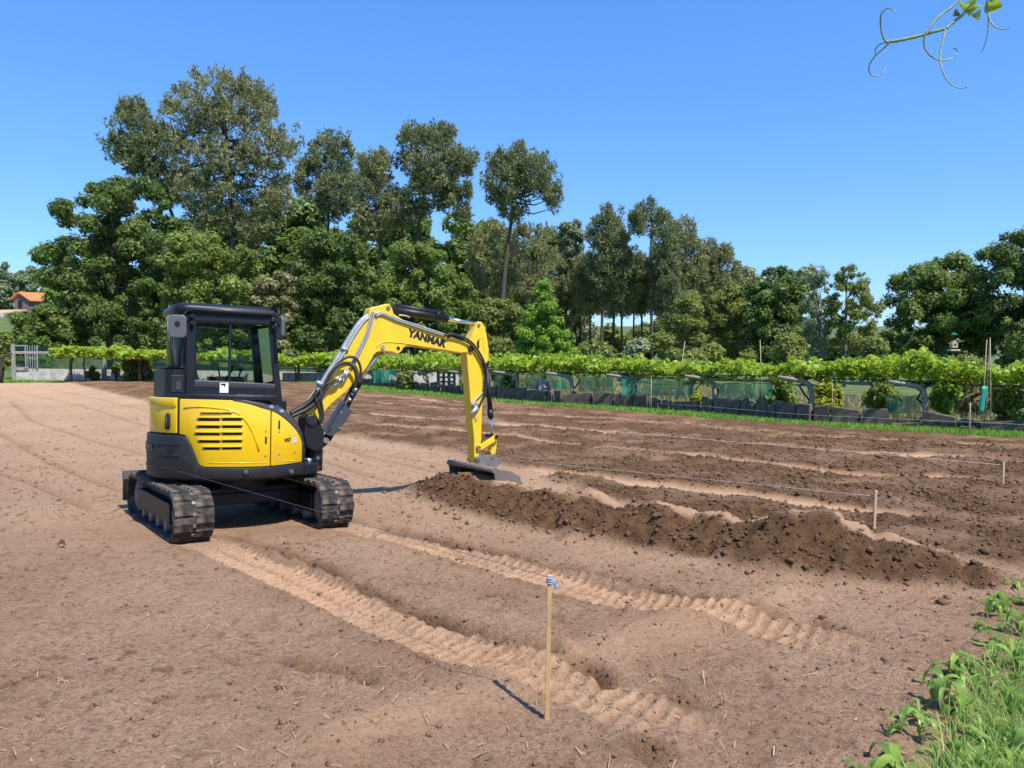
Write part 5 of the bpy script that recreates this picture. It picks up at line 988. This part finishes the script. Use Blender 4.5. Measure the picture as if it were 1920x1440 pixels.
mb=MB(); mb.add([hp(-30,592,-6),hp(27,590,-6),hp(34,580.5,-.1),hp(-30,581,-.1)]+[tuple(np.array(v)-np.array([0,0,.25])) for v in(hp(-30,592,-6),hp(27,590,-6),hp(34,580.5,-.1),hp(-30,581,-.1))],[(0,1,2,3),(7,6,5,4),(0,4,5,1),(1,5,6,2),(2,6,7,3),(3,7,4,0)]); pr=empty("porch",(hx(10),DH-3,hz(612)),"lean-to porch with a pale tiled roof below the stone house","porch"); 
po=mb.build("porch_roof",mat("faded tile",(.6,.36,.22),.85,noise=.2),pr); po.location=(ox-pr.location.x,oy-pr.location.y,oz-pr.location.z)
mb=MB(); q=np.array(hp(25.5,600,-5.6)); mb.box(q-np.array([0,0,0]),(.35,.35,hz(590)-hz(612))); o=mb.build("porch_pillar",M['plaster'],pr); o.location=po.location
mb=MB(); q=np.array(hp(10,594,-6.05)); mb.box(q,(hx(27)-hx(-20),.1,.35)); o=mb.build("porch_fascia",M['plaster'],pr); o.location=po.location
# bright meadow bank below the house
x=np.linspace(hx(-60),hx(130),16); rows=[(90,640),(100,628),(112,612),(128,606)]; vs=[]
for D,py in rows:
    for px in np.linspace(-60,130,16): vs.append(W(px,py+3*math.sin(px*.07),D))
i_=np.arange(64).reshape(4,16); hm=mat("bright bank grass",(.13,.21,.035),.95,noise=.35,nscale=.5)
add("hill",mesh_np("hill",vs,np.stack([i_[:-1,:-1],i_[:-1,1:],i_[1:,1:],i_[1:,:-1]],-1).reshape(-1,4),[hm],True),kind='structure',label="bright green bank below the stone house")
rg=np.random.default_rng(31); n=5000; D=rg.uniform(70,112,n); pp=rg.uniform(-40,110,n); z=np.array([W(a,np.interp(d,[70,90,100,112,128],[662,640,628,612,606]),d) for a,d in zip(pp,D)])
blades("bank_grass",z[:,0],z[:,1],rg.uniform(.4,1.0,n),.09,'l_grass',32,"tall bright grass on the bank below the house",.3,zf=lambda x,y:z[:,2]-.1)
for i,(px,wd) in enumerate(((4,46),(52,40))): bush("bank_bush",("olive bush at the foot of the bank beside the bent post","yellow-green bush at the foot of the bank behind the gate")[i],px,622,690,wd,60+2*i,'l_willow' if i==0 else 'l_oak2',2200,.22,70+i)
# ------------------------------------------------------------------ garden behind the vines
def gpos(px,py,D): return W(px,py,D)
for i,(px0,px1,yt,yb,D,lab) in enumerate(((700,742,694,718,44,"small green net panel behind the boom cylinder"),(925,962,699,722,38,"green net panel beside the dipper arm"),(985,1075,700,730,36,"wide teal net panel behind the grey shirt"),(1085,1150,706,734,33,"green net panel between two bent posts"),(1165,1300,712,742,31,"long low green net behind the granite slabs"),(1335,1450,718,748,29,"green net behind the gap between bent posts"),(1660,1735,742,775,24,"low green net beside the fruit bush"))):
    mb=MB(); nseg=8; vs=[]
    for k in range(nseg+1):
        px=px0+(px1-px0)*k/nseg; a=W(px,yt+1.5*math.sin(k*1.9+i),D+.25*math.sin(k*1.3)); b=W(px,yb,D+.25*math.sin(k*1.3+.5)); vs+=[a,b]
    mb.add(vs,[(2*k,2*k+2,2*k+3,2*k+1) for k in range(nseg)]); mb.build("garden_net",M['net_green'],None,label=lab,cat="netting",group="green nets in the garden")
for i,(px,yt,yb,D,tilt,lab) in enumerate(((1267,640,720,30,.12,"leaning bare cane beside the willow thicket"),(1431,637,720,29,-.05,"upright bare cane in front of the evergreen oak"),(1131,705,745,32,0,"short pale stake between the bent posts"),(1221,708,748,30,0,"pale stake in the long green net"),(1560,712,765,27,0,"thin stake in the lemon bush"),(1818,755,800,21,0,"short cane among the cabbages"))):
    a=W(px,yb,D); gz=float(base(a[0],D))-.15; H_=W(px,yt,D)[2]-gz; mb=MB(); mb.tube([(0,0,0),(tilt*H_*.5,0,H_*.5),(tilt*H_,0,H_)],[.022,.019,.014],6); o=mb.build("garden_cane",M['cane'],None,label=lab,cat="cane"); o.location=(a[0],D,gz)
# cane tripod and teal cloth
a=W(1850,790,22); gz=float(base(a[0],22))-.15; tr_=empty("cane_tripod",(a[0],22,gz),"tall bundle of bean canes behind the teal cloth","canes"); H_=W(1850,632,22)[2]-gz
for dx,dy,tx in((-.12,0,-.03),(.02,.15,.02),(.1,-.05,.0)): mb=MB(); mb.tube([(dx,dy,0),(dx*.6+tx,dy*.5,H_*.55),(tx+dx*.3,0,H_*(1-.05*abs(dx)*4))],[.018,.016,.011],6); mb.build("cane",M['cane'],tr_)
a=W(1843,723,21.3); mb=MB(); vs=[]; nz=8
for k in range(nz):
    f=k/(nz-1); py=724+f*52; c=W(1848-f*9,py,21.3); w_=.17-.08*f
    for j in range(7): t=j/6-.5; vs.append((c[0]+t*2*w_*.5,c[1]+.035*math.sin(j*2.4+f*2),c[2]))
mb.add(vs,[(7*k+j,7*k+j+1,7*k+8+j,7*k+7+j) for k in range(nz-1) for j in range(6)],True); o=mb.build("hanging_cloth",M['teal'],None,label="folded teal cloth hanging under the pergola",cat="cloth"); sm=o.modifiers.new("s",'SOLIDIFY'); sm.thickness=.02
# bird house on a pole
a=W(1787,690,25); gz=float(base(a[0],25))-.15; bh=empty("bird_house",(a[0],25,gz),"little pale bird house with a green top on a thin pole","bird house"); zc=W(1787,652,25)[2]-gz
mb=MB(); mb.tube([(0,0,0),(0,0,W(0,628,25)[2]-gz)],.014,6); mb.build("pole",M['vinewood'],bh)
mb=MB(); mb.prism([(-.09,0),(.09,0),(.09,.14),(0,.24),(-.09,.14)],lambda p,y:(p[0],y,zc+p[1]),-.09,.09); mb.build("box",M['wood'],bh,.008); mb=MB(); mb.cyl((0,-.095,zc+.1),(0,-.085,zc+.1),.04,12); mb.build("entrance",M['slot'],bh); mb=MB(); mb.box((0,0,zc-.08),(.3,.26,.06)); mb.build("tray",M['wood'],bh,.01)
mb=MB(); mb.cyl((0,0,W(0,628,25)[2]-gz),(0,0,W(0,624,25)[2]-gz),.12,10,.03); mb.build("cap",M['net_green'],bh)
# shirt on a stake
a=W(1017,740,35); gz=float(base(a[0],35))-.12; sc=empty("shirt_scarecrow",(a[0],35,gz),"grey shirt hung on a stake among the vines as a scarecrow","scarecrow"); zt_=W(1017,704,35)[2]-gz
mb=MB(); mb.tube([(0,0,0),(0,0,zt_)],.03,6); mb.tube([(-.28,0,zt_-.22),(.28,0,zt_-.2)],.02,6); mb.build("stake",M['vinewood'],sc)
mb=MB(); rings=[(zt_-.14,.1,.07),(zt_-.2,.25,.1),(zt_-.45,.22,.12),(zt_-.85,.24,.13)]; vs=[(rx*math.cos(t),ry*math.sin(t)*(1+.15*math.sin(3*t)),z) for z,rx,ry in rings for t in [2*math.pi*k/12 for k in range(12)]]; mb.add(vs,[(12*i+k,12*i+(k+1)%12,12*i+12+(k+1)%12,12*i+12+k) for i in range(3) for k in range(12)],True); mb.build("shirt",M['cloth'],sc)
for s in(-1,1): mb=MB(); mb.tube([(.2*s,0,zt_-.22),(.3*s,0,zt_-.4),(.3*s,.02,zt_-.62)],[.08,.075,.07],8); mb.build("sleeve",M['cloth'],sc)
# slatted crate, pale garden wall
a=W(837,735,43); gz=float(base(a[0],43))-.1; cr=empty("slatted_crate",(a[0],43,gz+.3),"dark blue slatted crate standing in front of the pale garden wall","crate")
for k in range(4): mb=MB(); mb.box((-.45+.3*k,0,.45),(.1,.7,.95)); mb.build("upright",M['crate'],cr)
for k in range(4): mb=MB(); mb.box((0,-.37,.1+.25*k),(1.0,.04,.1)); mb.build("slat",M['crate'],cr)
a=W(770,728,52); b=W(860,728,52); c=W(700,728,52); mb=MB(); z0=float(base(a[0],52))-.2; mb.box(((c[0]+b[0])/2,52,(z0+W(0,697,52)[2])/2),(b[0]-c[0],.25,W(0,697,52)[2]-z0)); mb.build("garden_wall",M['white_wall'],None,.02,label="pale rendered wall seen under the vines behind the boom",cat="wall")
a=W(530,716,54); b=W(640,716,54); z0=float(base(a[0],54))-.2; ew=empty("end_wall",((a[0]+b[0])/2,54,z0),"grey block wall in shade between the cab and the boom","wall")
for k in range(9):
    w_=(b[0]-a[0])/9; mb=MB(); h=W(0,699,54)[2]-z0; mb.box((-(b[0]-a[0])/2+w_*(k+.5),0,h/2),(w_-.03,.2,h)); mb.build("wall_block",M['concrete'],ew,.01)
# bushes in the garden
gb=[("lemon_bush","lemon bush with yellowing leaves behind the tall granite slabs",1550,715,764,70,25.5,'l_lemon',2600,.075),("fruit_bush","dark fruit bush under the vines beside the bent post",1465,705,762,75,27,'l_oak2',2400,.08),("fruit_bush","leafy fruit tree with a slim trunk in the wall's gap",1655,712,770,80,25,'l_oak2',2600,.08),("fruit_bush","bushy plant beside the post in the wall's gap",1775,715,775,70,22.5,'l_bright',2400,.065),
    ("citrus_bush","glossy bush beyond the teal cloth",1890,730,800,90,20.5,'l_oak2',2600,.06),("dry_hedge","rusty dry hedge behind the teal cloth",1835,715,775,110,26,'l_dry',2200,.09),("yellow_bush","yellowing bush by the bent post's foot",1305,735,758,34,29.5,'l_lemon',800,.08),("pear_tree","silvery young fruit tree rising above the vines in front of the grove",1190,640,720,75,38,'l_grey',2400,.1),("pear_tree","young fruit tree rising above the vines beside the leaning cane",1295,655,715,80,36,'l_willow',2200,.1),
    ("pear_tree","leafy young tree above the vines in front of the evergreen oak",1480,620,700,80,34,'l_willow',2600,.1),("hazel_bush","pale bush above the vines under the alder",1640,640,700,80,38,'l_willow',2400,.1),("rose_bush","low bush above the vines beneath the bird house",1800,672,720,120,28,'l_willow',2200,.09),("dark_bush","dark bush in the garden behind the dipper arm",955,705,740,40,36,'l_oak',900,.1),("weedy_bush","weedy bush behind the twisted trunk under the boom",760,700,728,46,42,'l_willow',900,.12)]
for i,(nm,lab,px,y0,y1,wd,D,m,n,lf) in enumerate(gb): bush(nm,lab,px,y0,y1,wd,D+2.2,m,n,lf*1.1,100+i,nc=16)
# cabbages
g=random.Random(77); cab_me=None
cl=["blue-green cabbage next to the low stones","cabbage in the row under the teal cloth"]
for i in range(14):
    px=1785+i*10+g.uniform(-3,3); D=22.6+g.uniform(-.3,1.4); q=W(px,800,D); gz=float(base(q[0],D))-.1
    if cab_me is None:
        rg=np.random.default_rng(7); n=26; V=[];F=[]
        for k in range(n):
            a=k*2.4; el=.25+.9*k/n; L=.26*(1.15-.5*k/n); d=np.array([math.cos(a)*math.cos(el),math.sin(a)*math.cos(el),math.sin(el)]); s=np.array([-math.sin(a),math.cos(a),0])*L*.45; o=d*.03; V+=[o-s*.3,o+s*.3,o+d*L*.7+s,o+d*L+np.array([0,0,-.03]),o+d*L*.7-s]; F.append([5*k+j for j in range(5)])
        cab_me=mesh_np("cabbage",V,F,[M['l_cabbage']],False,{"tint":np.repeat(rg.uniform(0,1,n),5)})
    o=add("cabbage",cab_me,None,"blue-green cabbage growing in the patch by the low stones","cabbage","cabbages in the garden patch"); o.location=(q[0],q[1],gz+.12); o.rotation_euler=(0,0,g.uniform(0,6)); s=g.uniform(.7,1.2); o.scale=(s,s,s)

# unseen hedgerows, added so the cab glass reflects greenery instead of bare sky
g=random.Random(99)
def hedgerow(label,a,b,h,n,seed):
    C=[];r=[]
    for _ in range(n):
        t=g.random(); x=a[0]+(b[0]-a[0])*t+g.uniform(-1.5,1.5); y=a[1]+(b[1]-a[1])*t+g.uniform(-1.5,1.5); C.append((x,y,float(base(np.array(x),np.array(y)))+g.uniform(.2,h))); r.append(g.uniform(.7,1.5))
    leaves("reflected_hedge_foliage",C,r,n*110,.22,seed,'l_oak',kind='stuff',label=label)
hedgerow("unseen leafy hedgerow added outside the view for the cab glass to reflect",(-44,-25),(-46,44),7,130,201)
hedgerow("second unseen leafy hedgerow, added opposite the vine row for the cab glass to reflect",(6,-14),(40,-2),4.5,80,202)
# ------------------------------------------------------------------ stakes and strings
def stake(px,pyb,pyt,w,m,label,tilt=(0,0)):
    q=G(px,pyb); z=float(groundz(q[0],q[1])[0]); top=W(px,pyt,q[1])[2]; h=top-z; mb=MB()
    mb.prism([(-w/2,-w/2),(w/2,-w/2),(w/2,w/2),(-w/2,w/2)],lambda p,zz:(p[0]+tilt[0]*max(zz,0),p[1]+tilt[1]*max(zz,0),zz),-.15,h)
    root=empty("wooden_stake",(q[0],q[1],z),label,"stake"); o=mb.build("post",M[m],root,.002); return root,np.array([q[0]+tilt[0]*h,q[1]+tilt[1]*h,z+h])
s1,t1=stake(1024,1353,1078,.022,'stake',"fresh pine stake with blue twine knotted at its top",(.022,0))
s2,t2=stake(1638,1003,919,.028,'stake_old',"weathered stake standing in the end of the soil bank",(.03,0))
s3,t3=stake(1880,916,866,.03,'stake_old',"weathered stake at the end of the second dug row")
# twine knot
mb=MB(); kp=Vector((t1[0]-s1.location.x,t1[1]-s1.location.y,t1[2]-s1.location.z)); kt=[kp+Vector((.0155*math.cos(a),.0155*math.sin(a),-.006-.0006*i)) for i,a in enumerate(np.linspace(0,19,60))]; mb.tube(kt,.0025,6); mb.build("twine_wrap",M['blueplastic'],s1)
rg=random.Random(4)
for k in range(5):
    mb=MB(); p=kp+Vector((.016,-.006,-.02)); path=[p]; 
    for j in range(4): p=p+Vector((.008*rg.uniform(-.3,1),.005*rg.uniform(-1,1),-.014*rg.uniform(.5,1.2))); path.append(p)
    mb.tube(path,.0022,5); mb.build("twine_end",M['blueplastic'],s1)
def string(a,b,r,m,label,sag=.02,n=12):
    a=Vector(a); b=Vector(b); P=[a.lerp(b,i/n)-Vector((0,0,sag*4*(i/n)*(1-i/n))) for i in range(n+1)]; mb=MB(); mb.tube(P,r,5); return mb.build("string_line",M[m],None,label=label,cat="string")
a=t1-np.array([0,0,.012]); _a,_z=CY(297,873,.99); e1=exc.matrix_basis@Vector((.99*math.cos(R(_a)),.99*math.sin(R(_a)),_z))
string(a,e1,.0016,'bluestring',"dark blue string running from the pine stake to the counterweight",.0)
for px,py0,py1,t,dz,lab,sl,r in((545,838,818,t2,.07,"weathered stake hidden behind the hood at the first string's far end","pale string tied to the stake in the soil bank",.0019),(470,768,749,t3,.05,"weathered stake behind the cab at the second string's far end","pale string tied to the stake of the second row",.0025)):
    _,tt=stake(px,py0,py1,.03,'stake_old',lab); string(t-np.array([0,0,dz]),tt-np.array([0,0,.03]),r,'string',sl,.0)
# ------------------------------------------------------------------ weeds in the near corner
wr_=np.random.default_rng(90); gg=random.Random(91)
def blade_mesh(name,L,wd,curl,fold,m,seed):
    g=random.Random(seed); n=7; V=[];F=[]
    for i in range(n):
        t=i/(n-1); w_=wd*(math.sin(math.pi*min(1,t*.93+.07))**.75)*(1-.25*t); x=L*t*math.cos(curl*t); z=L*t*math.sin(.9-curl*t*1.3)
        V+=[(x,-w_,z+fold*w_),(x,0,z),(x,w_,z+fold*w_)]
    for i in range(n-1):
        for k in(0,1): F.append((3*i+k,3*i+3+k,3*i+4+k,3*i+1+k))
    return mesh_np(name,V,F,[M[m]],True,{"tint":np.clip(np.repeat(np.linspace(.3,.8,n),3)+g.uniform(-.3,.3),0,1)})
M['l_weedd']=leafmat('dark weed leaf',(.08,.18,.025),(.24,.38,.07),.4,.4)
LM=[blade_mesh("leaf",.2,.022,1.1,.5,'l_weed',1),blade_mesh("leaf",.26,.026,.8,.4,'l_weed',2),blade_mesh("leaf",.17,.03,1.4,.5,'l_weed',3),blade_mesh("leaf",.3,.014,1.0,.6,'l_weedgrass',4),blade_mesh("leaf",.22,.018,1.3,.6,'l_weed',5),blade_mesh('leaf',.16,.03,1.2,.5,'l_weedd',6),blade_mesh('leaf',.24,.02,.9,.5,'l_weedd',7)]
spots=[(1720,1345),(1690,1375),(1760,1290),(1800,1270),(1780,1330),(1840,1245),(1875,1215),(1850,1300),(1895,1150),(1910,1190),(1905,1260),(1820,1370),(1870,1380),(1760,1420),(1800,1440),(1910,1340),(1850,1450),(1740,1385),(1925,1420),(1890,1310),(1950,1240),(1960,1130),(1885,1128),(1905,1112),(1925,1140),(1850,1180),(1900,1210),(1865,1160),(1980,1330),(1620,1450),(1680,1440)]
wlab=["weed with broad pale leaves at the outermost tip of the weedy corner","low weed sprawling beside the broad pale-leaved one","upright weed with narrow leaves at the patch's thin edge","weed clump next to the narrow-leaved upright one"]
spots+=[(gg.uniform(1760,2200),gg.uniform(1230,1500)) for _ in range(60)]
for i,(px,py) in enumerate(spots):
    q=G(px,py); z=float(groundz(q[0],q[1])[0]); lab=wlab[i] if i<4 else "lush green weed with long pointed leaves in the weedy corner"
    root=empty("weed_plant",(q[0],q[1],z-.01),lab,"weed",None if i<4 else "weeds growing in the near corner"); sc=gg.uniform(.6,1.2)*(1.15 if px>1860 and py<1230 else 1); st=gg.random()<.5; h=gg.uniform(.04,.16) if st else .01
    for k in range(gg.randint(7,12)):
        o=add("leaf",LM[gg.choice((0,1,2,4,5,6,5,6,3))],root); o.location=(gg.uniform(-.02,.02),gg.uniform(-.02,.02),h*gg.random()); o.rotation_euler=(gg.uniform(-.2,.2),gg.uniform(-.5,.45),gg.uniform(0,6.28)); s=sc*gg.uniform(.55,1.1); o.scale=(s,s,s)
n=20000; px=wr_.uniform(1640,2700,n); py=wr_.uniform(1180,1560,n); ok=(px-1640)/230+ (py-1180)/330>1.15+.35*fbm(px*.012,py*.012,3,4); ok&=wr_.uniform(0,1,n)<np.clip(((px-1640)/230+(py-1180)/330-1.0)*1.1,.05,1); px,py=px[ok],py[ok]
XY=np.array([G(a,b) for a,b in zip(px,py)]); blades("weed_grass",XY[:,0],XY[:,1],wr_.uniform(.06,.2,len(XY)),.0045,'l_weedgrass',93,"pale fine weed grass filling the near corner of the field",.65,zf=lambda x,y:groundz(x,y)-.01)
# a dry grass tuft and a few small leaves on the soil
q=G(115,1280); z=float(groundz(q[0],q[1])[0]); tf=empty("grass_tuft",(q[0],q[1],z),"dry straw-coloured grass tuft lying on the soil","grass tuft")
TB=blade_mesh('blade',.3,.014,1.0,.6,'straw',9)
for k in range(12): o=add("blade",TB,tf); o.rotation_euler=(0,gg.uniform(-.3,.5),gg.uniform(0,6.28)); s=gg.uniform(.15,.28); o.scale=(s,s,s)
q=G(115,1027); z=float(groundz(q[0],q[1])[0]); mb=MB(); mb.add([(-.05,0,.01),(.0,-.03,.05),(.05,0,.02),(.01,.04,.06),(.0,.0,.09)],[(0,1,4),(1,2,4),(2,3,4),(3,0,4),(0,3,2,1)]); o=mb.build("dark_clod",M['vinewood'],None,label="small dark clod lying alone on the open soil",cat="clod"); o.location=(q[0],q[1],z)
# ------------------------------------------------------------------ vine shoot reaching into view overhead
DV=.85
vs_=empty("vine_shoot",W(1835,20,DV),"thin vine shoot with curling tendrils hanging overhead against the sky","vine shoot"); vo=np.array(vs_.location)
def tend(name,pts,r0,r1,dz=0.0,m='tendril'):
    P=[Vector(W(a,b,DV+dz*(i/len(pts)))-vo) for i,(a,b) in enumerate(pts)]; Q=[]
    for i in range(len(P)-1):
        p0,p1,p2,p3=P[max(i-1,0)],P[i],P[i+1],P[min(i+2,len(P)-1)]
        for k in range(6): t=k/6; Q.append(.5*((2*p1)+(p2-p0)*t+(2*p0-5*p1+4*p2-p3)*t*t+(3*p1-p0-3*p2+p3)*t**3))
    Q.append(P[-1]); mb=MB(); n=len(Q); mb.tube(Q,[.78*(r0+(r1-r0)*i/(n-1))*(1+.12*math.sin(i*1.7)) for i in range(n)],7); return mb.build(name,M[m],vs_)
tend("stem",[(1900,-60),(1850,-25),(1815,18),(1792,38),(1773,54)],.0028,.002); tend("stem",[(1830,-40),(1793,5),(1760,32),(1738,58),(1734,64)],.0017,.0014)
tend("stem",[(1773,54),(1750,60),(1733,65),(1700,73),(1680,77),(1662,79)],.002,.0024,.03)
tend("tendril",[(1662,79),(1655,68),(1651,45),(1652,28),(1659,18),(1668,15),(1676,19),(1677,24)],.0014,.0006,-.02); tend("tendril",[(1662,79),(1648,84),(1641,94),(1643,103),(1650,101)],.0011,.0005,.03)
tend("tendril",[(1668,80),(1655,92),(1640,106),(1630,123),(1631,137),(1641,143),(1653,139),(1660,129),(1661,122)],.0012,.0006,.05); tend("tendril",[(1734,64),(1732,80),(1736,94),(1748,107),(1763,113),(1780,111),(1792,103),(1794,93),(1787,91)],.0013,.0006,.02)
tend("tendril",[(1773,54),(1768,75),(1763,100),(1764,120),(1770,140),(1780,155),(1795,164),(1808,165),(1813,162)],.0013,.0006,-.03); tend("tendril",[(1850,0),(1853,30),(1852,60),(1846,85),(1840,97)],.0011,.0005,.02); tend("tendril",[(1852,15),(1856,38),(1866,50),(1880,55),(1896,53)],.0012,.0005,-.02)
for i,(px,py,s,m_) in enumerate(((1812,4,.011,'l_weedgrass'),(1802,14,.009,'l_vine'),(1833,14,.011,'l_vine'),(1828,26,.008,'l_weedgrass'),(1860,0,.014,'l_vine'),(1845,-6,.014,'l_vine'),(1797,22,.006,'l_cream'))):
    o=add("young_leaf",blade_mesh("young_leaf",1,.45,1.2,.3,m_,200+i),vs_); o.location=W(px,py,DV)-vo; o.scale=(s*1.6,s*1.6,s*1.6); o.rotation_euler=(gg.uniform(-1,1),gg.uniform(-.5,1.2),gg.uniform(0,6.28))
